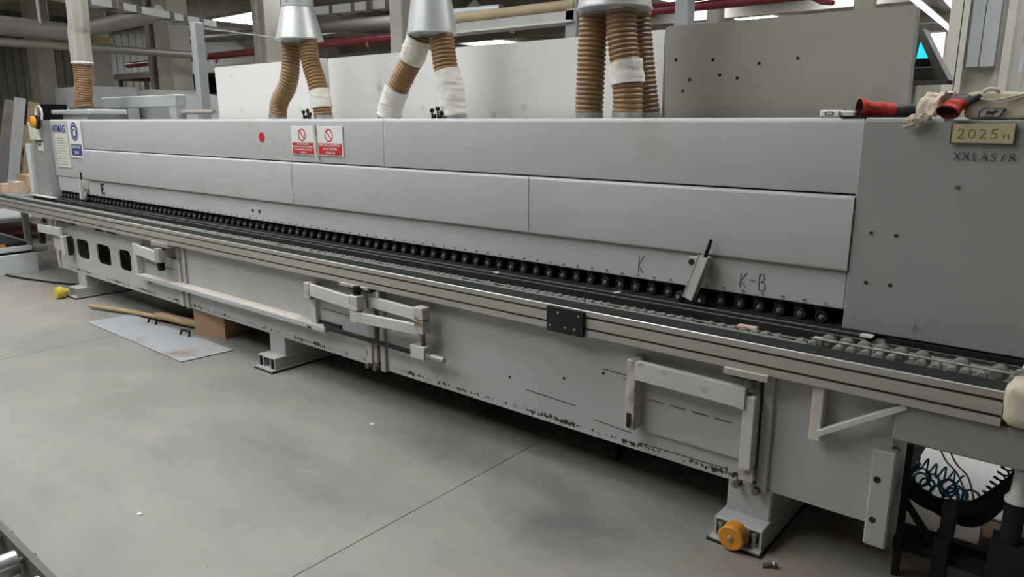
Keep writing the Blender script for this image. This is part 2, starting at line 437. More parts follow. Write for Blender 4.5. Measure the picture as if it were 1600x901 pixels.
def wall(name, box, sheets):
    o = MB().box(*box).build(name, M['clad_beige']); tag(o, kind='structure')
    for (x, y, z, rot, width, h, m) in sheets:
        key = (width, h, m)
        if key not in wall.cache:
            me = corr_mesh(width, h); me.materials.append(M[m]); wall.cache[key] = me
        s = bpy.data.objects.new('cladding_sheet', wall.cache[key]); COL.objects.link(s)
        s.parent = o; s.location = Vector((x, y, z)) - WL[o]; s.rotation_euler = (0, 0, rot)
    return o
wall.cache = {}
back = []
for k in range(16):
    back.append((XL+3*k, YB-.05, 0.0, 0, 3.0, 3.4, 'clad_beige'))
    back.append((XL+3*k, YB-.07, 3.4, 0, 3.0, 2.4, 'clad_white'))
wb = wall('wall_back', (XL, XR, YB, YB+.2, 0, ZC), back)
left = []
for k in range(15):
    y0 = YF+3*k+1
    left.append((XL+.05, y0, 0.0, math.pi/2, 3.0, 3.4, 'clad_green' if y0 < 12 else 'clad_beige'))
    left.append((XL+.07, y0, 3.4, math.pi/2, 3.0, 2.4, 'clad_green' if y0 < 12 else 'clad_white'))
wl_ = wall('wall_left', (XL-.2, XL, YF, YB, 0, ZC), left)
tag(bx('wall_right', M['clad_beige'], None, XR, XR+.2, YF, YB, 0, ZC), kind='structure')
wf = bx('wall_front', M['clad_beige'], None, XL, XR, YF-.2, YF, 0, ZC); tag(wf, kind='structure')
# glowing windows added out of view as weak fill on the machine's face
for k in range(4):
    x0 = -14 + 5.2*k
    wn = thing('window_%d' % (k+1), (x0+2, YF+.06, 2.6), None, None); wn['kind'] = 'structure'
    bx('window_pane', M['win'], wn, x0+.08, x0+4.12, YF+.02, YF+.05, 2.5, 4.9)
    for q in range(4):
        xx = x0+.04+q*(4.12/3)
        bx('mullion', M['cream'], wn, xx-.04, xx+.04, YF+.0, YF+.1, 2.45, 4.95)
    bx('window_sill', M['cream'], wn, x0, x0+4.2, YF, YF+.14, 2.38, 2.46)
ce = bx('ceiling', M['ceil'], None, XL-.2, XR+.2, YF-.2, YB+.2, ZC, ZC+.2); tag(ce, kind='structure')
for k in range(8):
    y = -9.5+6*k
    bx('ceiling_beam', M['beam'], ce, XL, XR, y-.2, y+.2, ZC-.55, ZC)
for k in range(11):
    x = -32+4.4*k
    bx('purlin', M['beam'], ce, x-.09, x+.09, YF, YB, ZC-.25, ZC)
# roof lights; some added to brighten column, board, far wall and left background
LIGHTS = [(x, y) for x in (-9.0, -6.2, -3.8) for y in (-2.3, 1.5)] + [(-8.4, 5.4), (.6, 8.4), (2.6, 8.4), (-22.0, 3.0), (-29.5, 18.5), (-16.5, 2.0)]
LIGHTS += [(-26.9, 10.0), (-26.9, 30.8), (-12.4, 10.5), (-12.4, 25.4), (-12.4, 30.8), (-7.4, 25.4), (-3.0, 24.5), (-3.0, 30.5), (3.0, 20.0), (-26.9, 17.5), (-.4, 5.0)]
for x, y in LIGHTS:
    bx('roof_or_fill_light', M['sky'], ce, x-.75, x+.75, y-1.5, y+1.5, ZC-.04, ZC-.01)

# columns
def column(x, y, wx, wy, m, extra=None, name='column'):
    o = bx(name, M[m], None, x-wx/2, x+wx/2, y-wy/2, y+wy/2, 0, ZC, bev=.015); tag(o, kind='structure')
    if extra: extra(o)
    return o
column(-26.4, 9, .75, .5, 'concrete'); column(-22.4, 9, .8, .5, 'concrete')
def c3x(o):
    bx('steel_channel', M['alu'], o, -18.62, -18.42, 8.68, 8.9, 0, ZC)
    bx('corner_guard', M['brown'], o, -18.42, -18.34, 8.70, 8.9, 0, ZC)
column(-17.95, 9, .75, .5, 'concrete', c3x)
column(-13.9, 9, .42, .4, 'concrete', lambda o: bx('steel_channel', M['concrete'], o, -14.0, -13.85, 8.72, 8.80, 0, ZC))
column(-9.85, 9.0, .30, .3, 'concrete')
column(-6.25, 9.0, .20, .2, 'bluegrey'); column(-4.55, 9, .19, .2, 'bluegrey'); column(-5.5, 12, .22, .22, 'cream')
column(-3.19, 12, .26, .24, 'cream')
def bigx(o):
    bx('cream_rib', M['cream'], o, -1.165, -1.085, 6.73, 6.8, 0, ZC); bx('cream_rib', M['cream'], o, -1.075, -1.035, 6.72, 6.8, 0, ZC)
    bx('cream_rib', M['cream'], o, -.79, -.74, 6.73, 6.8, 0, ZC)
    bx('cable_duct', M['bluegrey'], o, -1.01, -.93, 6.70, 6.8, 2.05, ZC); bx('cable_duct', M['galv'], o, -.925, -.83, 6.71, 6.8, 2.05, ZC)
column(-.95, 7, .46, .4, 'concrete', bigx)
column(-1.64, 14, .16, .16, 'bluegrey')
# background runs along the hall
rp = MB().cyl((-21.6, 9.5, 3.13), (6, 9.5, 3.13), .06, seg=12).cyl((-21.6, 9.44, 3.2), (6, 9.44, 3.2), .018, seg=6).build('red_fire_pipe', M['red'], smooth=True)
tag(rp, 'long red fire pipe running level behind the concrete columns', 'pipe')
for x in (-16.8, -11.4, -7.9, -3.2): MB().tube([(x, 9.5, 3.13), (x+.25, 9.3, 3.0), (x+.4, 9.22, 2.97)], .03, 8).build('pipe_branch', M['red'], rp, smooth=True)
b = MB().cyl((-1.04, 8.0, 1.0), (-1.04, 8.0, 5.7), .035, seg=10)
for z in (2.15, 2.28): b.cyl((-1.04, 8, z-.012), (-1.04, 8, z+.012), .055, seg=10)
tag(b.build('red_riser_pipe', M['red'], smooth=True), 'thin red upright pipe standing right of the ribbed column', 'pipe')
b = MB().cyl((-3.2, 33.6, 3.9), (6, 33.6, 3.9), .05, seg=8).cyl((-3.2, 33.6, 3.75), (6, 33.6, 3.75), .03, seg=8)
tag(b.build('red_wall_pipe', M['red'], smooth=True), 'pair of red level pipes on the far white cladding', 'pipe')

# ================================================================= EDGE BANDER
mc = thing('edge_banding_machine', (-4.3, 3.2, 0), 'long grey edge banding machine filling the hall, with hood, roller rail and three feet', 'machine')
YH = 3.05
bx('hood_core', M['dark'], mc, -8.95, -.77, YH+.10, 3.80, .935, 1.645)
bx('hood_back', M['hood'], mc, -8.95, .1, 3.80, 3.86, .85, 1.655)
# top plate
bx('hood_top_plate', M['hood'], mc, -8.96, -.78, YH+.03, 3.86, 1.645, 1.6585)
def hoodpanel(x0, x1, z0, z1, yf, rt, rb, name='hood_panel', m='hood'):
    """front panel with a rounded top (rt) and bottom (rb) return"""
    pr = []
    for k in range(6):
        a = math.pi/2*k/5; pr.append((yf+rt-rt*math.sin(a), z1-rt+rt*math.cos(a)))
    for k in range(5):
        a = math.pi/2*k/4; pr.append((yf+rb-rb*math.cos(a), z0+rb-rb*math.sin(a)))
    pr += [(yf+.06, z0), (yf+.06, z1)]
    return MB().prism(pr, x0, x1).build(name, M[m], mc, smooth=True)
hoodpanel(-8.14, -3.542, 1.371, 1.662, YH, .022, .006)
hoodpanel(-3.538, -.50, 1.371, 1.662, YH, .022, .006) if False else hoodpanel(-3.538, -.772, 1.371, 1.662, YH, .022, .006)
hoodpanel(-8.14, -4.514, 1.064, 1.364, YH-.020, .016, .012)
hoodpanel(-4.508, -2.380, 1.064, 1.364, YH-.020, .016, .012)
hoodpanel(-2.375, -.772, 1.064, 1.364, YH-.020, .016, .012)
hoodpanel(-8.95, -8.15, 1.064, 1.662, YH-.004, .022, .012)
# pressure beam with its wheels
pb = MB().box(-8.93, -.775, YH+.004, YH+.05, .905, 1.062, bev=.004).build('pressure_beam', M['hood'], mc)
bx('beam_joint', M['dark'], pb, -8.93, -.775, YH+.02, YH+.05, 1.055, 1.07)
PITCH = .0877
whl = wh2 = blt = None
arm_proto = None
for k in range(93):
    x = -.862-PITCH*k
    if -1.50 < x < -1.33: continue
    if whl is None:
        whl = MB().lathe([(.015, .005), (.0175, .0), (.0225, .0), (.0245, .003), (.0245, .024), (.0225, .026)], (x, 3.062, .8585), 'Y', 20).build('pressure_wheel', M['wheel'], mc, origin=(x, 3.062, .8585), smooth=True)
        hb = MB().lathe([(.003, -.004), (.0055, -.004), (.006, .001), (.011, .001), (.012, .004), (.0148, .004)], (x, 3.062, .8585), 'Y', 14).build('wheel_hub', M['hubd'], whl, origin=(x, 3.062, .8585), smooth=True)
        arm_proto = MB().obox((x-.006, 3.088, .862), (x-.030, 3.088, .925), .012, .026, .003).build('wheel_arm', M['wheel'], mc, origin=(x, 3.08, .86))
    else:
        q = inst(whl, 'pressure_wheel', (x, 3.062, .8585), mc); inst(hb, 'wheel_hub', (x, 3.062, .8585), q)
        inst(arm_proto, 'wheel_arm', (x, 3.08, .86), mc)
bolt = None
for k in range(93):
    x = -.845-PITCH*k
    if bolt is None:
        bolt = MB().lathe([(.003, .0005), (.0042, -.0022), (.0062, -.003), (.0074, -.001), (.0074, .004)], (x, YH+.004, .921), 'Y', 12).build('beam_bolt', M['hubd'], mc, origin=(x, YH+.004, .921), smooth=True)
    else:
        inst(bolt, 'beam_bolt', (x, YH+.004, .921), mc)
# track
bx('track_bed', M['black'], mc, -9.35, -.65, 2.935, 3.5, .70, .822, bev=.004)
tp = MB()
x = -9.33
while x < -.70:
    tp.box(x, x+.0745, 3.00, 3.17, .822, .834, bev=.0015); x += .0755
tag(tp.build('track_pads', M['track'], mc), kind='stuff')
MB().box(-9.4, -.655, 2.930, 2.942, .79, .826, bev=.002).box(-9.4, -.655, 2.952, 2.972, .815, .836, bev=.002).build('track_guide', M['track'], mc)
MB().box(-9.4, -.655, 2.9435, 2.947, .815, .829).box(-9.4, -.655, 2.985, 2.989, .815, .8365).build('guide_edge', M['hub'], mc)
bx('far_bed', M['black'], mc, -9.3, -.62, 3.2, 3.5, .822, .832)
# intermediate table plate between rail and track
bx('table_plate', M['alu'], mc, -9.4, .25, 2.66, 2.94, .775, .792)
bx('infeed_table', M['plate'], mc, -.645, .3, 2.86, 3.55, .76, .812, bev=.003)
bx('infeed_guide', M['black'], mc, -.60, .3, 3.00, 3.02, .80, .832)
bx('infeed_slot', M['dark'], mc, -.60, .3, 2.94, 2.985, .81, .8135)
bx('guide_shoe', M['edge'], mc, -.155, .1, 2.945, 2.995, .8136, .828, bev=.004)
# right end cover
ec = MB().box(-.7705, .12, 3.038, 3.9, .832, 1.650, bev=.004, seg=1).build('end_cover', M['cover'], mc)
bx('cover_lip', M['hood'], mc, -.764, -.50, 3.04, 3.8, 1.640, 1.661, bev=.004)
for (x, z) in ((-.70, 1.228), (-.613, 1.226), (-.70, 1.032), (-.613, 1.033)):
    MB().lathe([(.002, -.001), (.0065, -.0015), (.0065, .003)], (x, 3.035, z), 'Y', 10).build('screw_hole', M['dark'], ec)
word('handwriting', 'XXLASIR', (-.457, 3.033, 1.514), .019, .0085, .026, M['ink'], ec, .0016)
strokes('pen_cross', [[(0, 0), (1, .9)], [(.1, .9), (.9, 0)], [(-.1, .45), (1.1, .5)]], (-.44, 3.033, 1.411), .016, .014, M['ink'], ec, .0015)
strokes('pen_cross', [[(0, .4), (1, .35)], [(.5, 1), (.4, -.3)]], (-.525, 3.033, .872), .03, .025, M['pencil'], ec, .0012)
# left end frame
MB().prism([(-9.40, .835), (-8.96, .835), (-8.96, 1.655), (-9.02, 1.655), (-9.30, 1.655), (-9.32, 1.46)], 2.98, 3.86, 'Y').build('end_frame', M['cover'], mc)
MB().prism([(-9.52, .86), (-9.44, .86), (-9.36, 1.40), (-9.50, 1.40)], 2.96, 3.0, 'Y').build('guard_strip', M['clad_white'], mc)
bx('machine_decal', M['white'], mc, -9.17, -9.02, 2.974, 2.98, 1.33, 1.42)
bx('decal_mark', M['blue'], mc, -9.14, -9.06, 2.972, 2.975, 1.385, 1.405)
text('brand_lettering', 'HOMAG', .105, (-8.72, YH-.006, 1.565), M['blue'], mc, sx=.9, bold=.003)
# hand letters on the beam
word('handwriting', 'E', (-7.83, YH+.002, .945), .07, 0, .088, M['ink'], mc, .011)
word('handwriting', 'K', (-1.722, YH+.002, .935), .032, 0, .082, M['ink'], mc, .0013)
word('handwriting', 'K-B', (-1.215, YH+.002, .938), .036, .006, .066, M['ink'], mc, .0014)
for x in (-5.09, -5.0):
    MB().lathe([(.003, -.002), (.013, -.003), (.014, .003)], (x, YH+.004, .977), 'Y', 12).build('grommet', M['dark'], pb)
MB().lathe([(.003, -.004), (.034, -.004), (.037, -.002), (.037, .002)], (-4.886, YH-.0, 1.533), 'Y', 28).build('red_dot_sticker', M['signred'], mc)
# warning signs
def ring_pts(cx, cz, r, n=28): return [(cx+r*math.cos(2*math.pi*k/n), cz+r*math.sin(2*math.pi*k/n)) for k in range(n)]
def warning(x0, x1, cx, lines, sizes, lab):
    s = bx('warning_sign', M['white'], mc, x0, x1, YH-.009, YH-.001, 1.420, 1.612, bev=.002); s['label'] = lab
    WLs = s
    bx('red_band', M['signred'], s, x0+.012, x1-.012, YH-.0105, YH-.008, 1.427, 1.503)
    plate_obj('prohibition_ring', ring_pts(cx, 1.555, .043), [ring_pts(cx, 1.555, .035)], YH-.0105, YH-.008, M['signred'], s)
    MB().obox((cx-.028, YH-.0095, 1.583), (cx+.028, YH-.0095, 1.527), .002, .008).build('prohibition_bar', M['signred'], s)
    z = 1.503
    dz = .076/len(lines)
    for i, (t, sz) in enumerate(zip(lines, sizes)):
        text('sign_lettering', t, sz, ((x0+x1)/2, YH-.0115, z-dz*(i+.5)), M['white'], s, sx=.92)
warning(-4.503, -4.232, -4.375, ['YETKİLİ KİŞİLERİN', 'DIŞINDA MAKİNAYI KULLANMAK', 'VE ÇALIŞTIRMAK KESİNLİKLE', 'YASAKTIR'], [.0165]*4, 'white and red prohibition sign with four lines of text')
warning(-4.205, -3.930, -4.075, ['MAKİNA ÇALIŞIRKEN', 'AYAR YAPMAK', 'YASAKTIR'], [.0255, .0255, .0255], 'white and red prohibition sign with three bold lines of text')
MB().tube([(-4.235, YH-.014, 1.625), (-4.218, YH-.016, 1.55), (-4.215, YH-.015, 1.45), (-4.205, YH-.014, 1.395), (-4.185, YH-.010, 1.378)], [.012, .014, .013, .010, .004], 8, sx=1).build('tape_strip', M['tape'], mc, smooth=True)
# blue sign and paper at the left end
s = bx('safety_sign', M['white'], mc, -8.45, -8.125, YH-.012, YH-.005, 1.275, 1.645, bev=.002); s['label'] = 'white sign with a blue round symbol'
plate_obj('blue_roundel', ring_pts(-8.29, 1.54, .095), [ring_pts(-8.29, 1.54, .078)], YH-.0135, YH-.011, M['blue'], s)
plate_obj('blue_disc', ring_pts(-8.29, 1.54, .070), [], YH-.0135, YH-.011, M['blue'], s)
MB().box(-8.315, -8.265, YH-.0155, YH-.013, 1.50, 1.585).box(-8.335, -8.245, YH-.0155, YH-.013, 1.555, 1.57).build('figure_mark', M['white'], s)
bx('blue_band', M['blue'], s, -8.42, -8.155, YH-.0135, YH-.011, 1.30, 1.415)
text('sign_lettering', 'EMNİYETLİ', .042, (-8.29, YH-.015, 1.385), M['white'], s)
text('sign_lettering', 'ÇALIŞ', .042, (-8.29, YH-.015, 1.33), M['white'], s)
s = bx('instruction_sheet', M['offwhite'], mc, -8.83, -8.49, YH-.012, YH-.006, 1.165, 1.515)
b = MB()
for i in range(11): b.box(-8.80, -8.80+.20+.08*random.random(), YH-.0135, YH-.0115, 1.20+.027*i, 1.206+.027*i)
b.build('printed_lines', M['alu'], s)
# height gauges clamped on the pressure beam
def gauge(x, lab, lean, white):
    g = MB().obox((x-lean*.6, 3.0, .868), (x+lean*.45, 3.0, 1.062), .045, .044, .003, up=(1, 0, 0)).build('height_gauge', M['arm'], mc); g['label'] = lab
    MB().cyl((x+lean*.45, 3.0, 1.06), (x+lean*.85, 3.0, 1.14), .0085, seg=10).build('gauge_rod', M['black'], g, smooth=True)
    MB().box(x-.062, x-.02, 3.02, 3.054, 1.0, 1.052, bev=.003).build('clamp_block', M['rust'], g)
    MB().lathe([(.003, -.002), (.015, -.003), (.015, .002)], (x-.045, 3.02, 1.027), 'Y', 12).build('clamp_hole', M['dark'], g)
    MB().box(x+.02, x+.034, 3.0, 3.054, .96, 1.05, bev=.003).build('gauge_bracket', M['rust'], g)
    for dx in (-.055, .052):
        MB().lathe([(.006, -.004), (.012, -.004), (.014, 0), (.022, 0), (.0245, .006), (.0245, .028)], (x-lean*.6+dx, 3.0, .862), 'Y', 18).build('gauge_wheel', M['wheel'], g, smooth=True)
        MB().lathe([(.003, -.009), (.009, -.008), (.009, -.002)], (x-lean*.6+dx, 3.0, .862), 'Y', 12).build('wheel_hub', M['hub'], g, smooth=True)
gauge(-1.385, 'pale clamped height gauge leaning right', .06, 0)
gauge(-8.17, 'pale clamped height gauge standing upright', .012, 0)
# open lids behind the hood
def lid(x0, x1, z1, y, tilt, lab, marks=()):
    o = MB()
    pr = rrect(x0, x1, 1.655, z1, .02, 4)
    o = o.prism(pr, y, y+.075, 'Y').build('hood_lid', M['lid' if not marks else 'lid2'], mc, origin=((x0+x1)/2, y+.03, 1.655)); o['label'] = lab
    o.rotation_euler = (tilt, 0, 0)
    e = MB().prism(rrect(x0+.015, x1-.015, 1.66, z1-.012, .02, 4), y+.075, y+.10, 'Y').build('lid_frame', M['cover'], o)
    for (mx, mz) in marks:
        MB().lathe([(.002, -.001), (.009, -.0015), (.009, .002)], (mx, y, mz), 'Y', 10).build('lid_screw', M['black'], o)
    return o
lid(-7.06, -5.335, 2.165, 3.95, .02, 'pale open lid, far left of the raised lids')
lid(-5.235, -2.11, 2.158, 3.95, .02, 'pale open lid behind the paired tan hoses')
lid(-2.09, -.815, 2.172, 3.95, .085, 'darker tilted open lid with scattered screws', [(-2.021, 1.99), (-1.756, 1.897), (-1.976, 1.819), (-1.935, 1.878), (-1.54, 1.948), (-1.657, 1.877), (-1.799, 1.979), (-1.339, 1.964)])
# valve levers on the hood top
for x in (-4.66, -3.31):
    b = MB()
    for dx, dz in ((-.05, .05), (.0, .06), (.03, .035), (-.03, .015), (.02, .012)):
        b.cyl((x+dx, 3.3, 1.658), (x+dx, 3.3, 1.66+dz), .006, seg=6); b.lathe([(.002, -.012), (.014, -.006), (.014, .006), (.002, .012)], (x+dx, 3.3, 1.662+dz), 'Y', 10)
    b.build('valve_levers', M['black'], mc)
# ------------------------------------------------ chassis
PY = 2.66
holes = [rrect(a, b_, .380, .563, .045) for a, b_ in ((-7.56, -7.28), (-7.10, -6.815), (-6.645, -6.41))]
holes += [rrect(a, a+.19, .683, .706, .008, 3) for a in (-7.955, -7.69, -7.10, -6.835)]
plate_obj('chassis_panel', [(-8.0, .222), (-5.46, .228), (-5.46, .772), (-8.0, .772)], holes, PY, PY+.012, M['chassis'], mc)
bx('chassis_bay_back', M['dark'], mc, -7.98, -5.48, 3.0, 3.02, .24, .76)
MB().obox((-7.4, 2.85, .3), (-6.3, 2.9, .62), .05, .03).obox((-7.0, 2.8, .58), (-6.5, 2.8, .30), .04, .03).build('inner_strut', M['wheel'], mc)
bx('chassis_panel', M['chassis'], mc, -5.42, -3.215, PY, PY+.30, .236, .772)
bx('chassis_panel', M['chassis'], mc, -3.12, -.945, PY, PY+.30, .236, .772)
bx('chassis_panel', M['cbare'], mc, -.90, -.47, PY+.002, PY+.35, .230, .772)
bx('chassis_core', M['dark'], mc, -7.98, -.48, 2.95, 3.75, .24, .77)
bx('rear_light_blocker', M['black'], mc, -7.98, -.64, 3.72, 3.75, .004, .24)  # unseen dark panel added to keep rear light from under the machine
bx('bottom_lip', M['cbare'], mc, -3.12, -.945, PY-.004, PY+.03, .230, .236)
bx('bottom_lip', M['cbare'], mc, -5.42, -3.215, PY-.004, PY+.03, .230, .236)
bx('wood_batten', M['wood'], mc, -2.95, -1.70, 2.74, 2.80, .205, .236)
# joint posts between the chassis sections
for x0, x1 in ((-5.46, -5.42), (-3.215, -3.12), (-.945, -.90)):
    bx('joint_post', M['brown'], mc, x0, x1, PY+.03, PY+.2, .235, .772)
bx('joint_flange', M['cbare'], mc, -3.165, -3.125, PY-.02, PY+.05, .222, .765, bev=.003)
bx('joint_flange', M['rust'], mc, -3.29, -3.235, PY-.025, PY+.04, .25, .50, bev=.003)
bx('joint_flange', M['rust'], mc, -3.235, -3.20, PY-.012, PY+.04, .26, .60, bev=.003)
bx('joint_flange', M['cbare'], mc, -.925, -.885, PY-.02, PY+.05, .226, .77, bev=.003)
bx('joint_flange', M['rust'], mc, -5.55, -5.51, PY-.02, PY+.04, .23, .70, bev=.003)
bx('joint_flange', M['cbare'], mc, -5.46, -5.42, PY-.02, PY+.05, .226, .77, bev=.003)
for x, z in ((-3.27, .235), (-3.20, .232), (-1.0, .232), (-.92, .228)):
    MB().cyl((x, 2.62, z), (x, 2.68, z), .016, seg=8).build('joint_bolt', M['brown'], mc, smooth=True)
# access hatch outline & small holes on the third section
b = MB()
for a, c in (((-1.80, .30), (-1.80, .44)), ((-1.70, .31), (-1.50, .30)), ((-2.1, .36), (-1.8, .35)), ((-1.66, .565), (-1.50, .56)), ((-1.45, .265), (-1.05, .27))):
    b.obox((a[0], PY-.0005, a[1]), (c[0], PY-.0005, c[1]), .002, .003)
b.build('hatch_seam', M['dark'], mc)
for x, z in ((-1.655, .545), (-1.535, .545), (-2.2, .40), (-1.87, .47)):
    MB().lathe([(.002, -.001), (.007, -.0015), (.007, .002)], (x, PY, z), 'Y', 10).build('screw_hole', M['dark'], mc)
# right-hand corner flange
fp = bx('corner_flange', M['cbare'], mc, -.522, -.447, 2.63, 2.70, .160, .530, bev=.006)
for z in (.419, .263):
    MB().lathe([(.002, -.001), (.012, -.0015), (.012, .002)], (-.498, 2.63, z), 'Y', 12).build('flange_hole', M['dark'], fp)
# infeed box beam, brace
bx('infeed_beam', M['cover2'], mc, -.462, .25, 2.60, 2.98, .592, .724, bev=.006)
bx('infeed_skirt', M['cover2'], mc, -.905, .25, 2.640, 2.70, .705, .765)
bx('brace_post', M['dust'], mc, -.735, -.695, 2.60, 2.65, .515, .722, bev=.003)
MB().obox((-.70, 2.605, .548), (-.43, 2.605, .722), .03, .022, .002).build('brace_bar', M['arm'], mc)
# ------------------------------------------------ outboard roller rail
RY = 2.58
rail_prof = [(RY, .728), (RY, .755), (RY+.014, .755), (RY+.014, .765), (RY, .765), (RY, .8065), (RY+.014, .8065), (RY+.014, .8165), (RY, .8165), (RY, .8375), (RY+.003, .840), (RY+.115, .840), (RY+.115, .728)]
for x0, x1 in ((-9.55, -1.81), (-1.806, -.168)):
    MB().prism(rail_prof, x0, x1).build('aluminium_rail', M['alu'], mc)
MB().box(-9.55, -.168, RY+.006, RY+.0145, .7555, .7645).box(-9.55, -.168, RY+.006, RY+.0145, .807, .816).build('rail_groove_liner', M['groove'], mc)
MB().box(-9.55, -.168, RY+.0, RY+.008, .836, .8415, bev=.001).build('rail_front_edge', M['edge'], mc)
MB().box(-9.53, -.172, RY+.010, RY+.108, .840, .8425).build('rubber_strip', M['strip'], mc)
MB().box(-9.53, -.80, RY+.112, RY+.116, .838, .8475).build('rail_back_lip', M['edge'], mc)
MB().box(-9.5, -.78, RY+.165, RY+.170, .79, .838).build('roller_rail_back', M['black'], mc)
MB().cyl((-.80, RY+.172, .853), (-.172, RY+.172, .853), .004, seg=8).build('guard_rod', M['hub'], mc, smooth=True)
rol = None
rnd = random.Random(4)
for k in range(206):
    x = -.20-.045*k+rnd.uniform(-.004, .004)
    if rnd.random() < .12: continue
    if rol is None:
        rol = MB().lathe([(.005, 0), (.015, 0), (.0175, .003), (.0175, .032), (.015, .035), (.005, .035)], (x, RY+.125, .836), 'Y', 12).build('support_roller', M['roller'], mc, origin=(x, RY+.125, .836), smooth=True)
    else:
        inst(rol, 'support_roller', (x, RY+.125, .836), mc)
bw = None
for x in (-.746, -.683, -.621, -.562, -.501, -.432, -.315, -.205, -.14):
    if bw is None:
        bw = MB().lathe([(.012, -.006), (.016, 0), (.020, 0), (.026, .003), (.028, .010), (.028, .022), (.012, .026)], (x, 2.768, .840), 'Y', 20).build('infeed_wheel', M['hubd'], mc, origin=(x, 2.768, .840), smooth=True)
        bh = MB().lathe([(.003, -.010), (.011, -.009), (.011, 0)], (x, 2.768, .840), 'Y', 12).build('wheel_hub', M['hub'], bw, origin=(x, 2.768, .840), smooth=True)
    else:
        q = inst(bw, 'infeed_wheel', (x, 2.768, .840), mc); inst(bh, 'wheel_hub', (x, 2.768, .840), q)
jp = bx('rail_joint_plate', M['strip'], mc, -1.905, -1.705, 2.562, 2.584, .722, .836, bev=.002); jp['label'] = 'dark plate joining the two rail lengths'
for x, z in ((-1.885, .75), (-1.80, .752), (-1.73, .815), (-1.84, .815), (-1.75, .752)):
    MB().lathe([(.002, -.003), (.006, -.002), (.006, .001)], (x, 2.562, z), 'Y', 8).build('plate_screw', M['hub'], jp)
# ------------------------------------------------ folding support arms
def slots(x0, x1, z, dz, y, par, n=4):
    b = MB(); L_ = (x1-x0)/n
    for i in range(n):
        b.obox((x0+L_*i+.01, y, z+dz*i/n), (x0+L_*(i+1)-.02, y, z+dz*(i+1)/n), .004, .0045)
    b.build('slot_row', M['brown'], par)
# A: nearest
bx('arm_back_plate', M['cbare'], mc, -1.445, -1.0, 2.640, PY, .335, .60, bev=.003)
slots(-1.42, -1.02, .487, -.006, 2.639, mc)
a = bx('arm_hinge_post', M['rust'], mc, -1.49, -1.443, 2.575, 2.655, .352, .668, bev=.004)
bx('post_slot', M['dark'], a, -1.478, -1.458, 2.570, 2.58, .365, .43)
MB().prism([(-1.443, .590), (-1.0, .583), (-.968, .575), (-.968, .660), (-1.443, .668)], 2.565, 2.60, 'Y').build('folding_arm', M['arm'], mc)
bx('arm_pivot_post', M['arm'], mc, -.978, -.930, 2.575, 2.63, .33, .632, bev=.004)
bx('pivot_foot', M['rust'], mc, -.985, -.925, 2.60, 2.66, .27, .33, bev=.004)
MB().lathe([(.012, 0), (.022, .004), (.022, .018), (.018, .022), (.022, .026), (.022, .04), (.018, .044), (.012, .07)], (-.965, 2.60, .655), 'Z', 14).build('clamp_knob', M['brown'], mc, smooth=True)
bx('rail_foot_plate', M['alu'], mc, -1.058, -.885, 2.562, 2.66, .705, .733, bev=.002)
bx('knob_washer', M['black'], mc, -1.03, -.93, 2.57, 2.66, .698, .706)
# B: middle pantograph
bx('arm_back_plate', M['cbare'], mc, -3.76, -3.20, 2.632, PY, .40, .60, bev=.003)
slots(-3.70, -3.32, .518, -.006, 2.631, mc, 1)
bx('arm_hinge_post', M['rust'], mc, -3.768, -3.712, 2.56, 2.645, .58, .684, bev=.004)
bx('hinge_post_lower', M['arm'], mc, -3.768, -3.715, 2.60, 2.645, .405, .58, bev=.003)
MB().obox((-3.715, 2.577, .641), (-3.26, 2.53, .637), .024, .076, .003).build('folding_arm', M['arm'], mc)
bx('arm_pivot_post', M['arm'], mc, -3.262, -3.188, 2.505, 2.565, .604, .690, bev=.004)
bx('pivot_post_lower', M['arm'], mc, -3.262, -3.205, 2.51, 2.56, .530, .602, bev=.004)
MB().obox((-3.21, 2.52, .567), (-2.73, 2.555, .571), .024, .058, .003).build('folding_arm', M['arm'], mc)
bx('arm_hinge_post', M['rust'], mc, -3.215, -3.165, 2.59, 2.64, .60, .70, bev=.003)
MB().obox((-3.19, 2.605, .645), (-2.75, 2.565, .648), .024, .065, .003).build('folding_arm', M['arm'], mc)
bx('arm_end_post', M['rust'], mc, -2.765, -2.695, 2.54, 2.60, .628, .695, bev=.004)
bx('arm_end_post', M['rust'], mc, -2.765, -2.695, 2.54, 2.60, .553, .625, bev=.004)
MB().cyl((-2.735, 2.58, .47), (-2.735, 2.58, .556), .013, seg=10).build('pivot_bolt', M['brown'], mc, smooth=True)
MB().box(-2.81, -2.70, 2.55, 2.62, .405, .478, bev=.004).build('slide_block', M['arm'], mc)
MB().cyl((-2.70, 2.58, .428), (-2.58, 2.58, .428), .016, seg=14).cyl((-2.705, 2.58, .428), (-2.685, 2.58, .428), .022, seg=14).build('slide_handle', M['alu'], mc, smooth=True)
MB().box(-3.62, -2.80, 2.585, 2.597, .404, .430).build('slide_bar', M['wheel'], mc)
MB().lathe([(.012, 0), (.024, .004), (.024, .016), (.016, .02), (.026, .024), (.02, .05)], (-3.225, 2.54, .690), 'Z', 14).build('clamp_knob', M['black'], mc, smooth=True)
bx('rail_foot_plate', M['alu'], mc, -3.42, -3.16, 2.565, 2.66, .715, .733, bev=.002)
bx('knob_washer', M['black'], mc, -3.33, -3.14, 2.56, 2.66, .708, .716)
MB().box(-3.185, -3.115, 2.60, 2.62, .63, .715, bev=.002).build('clamp_tab', M['clad_white'], mc)
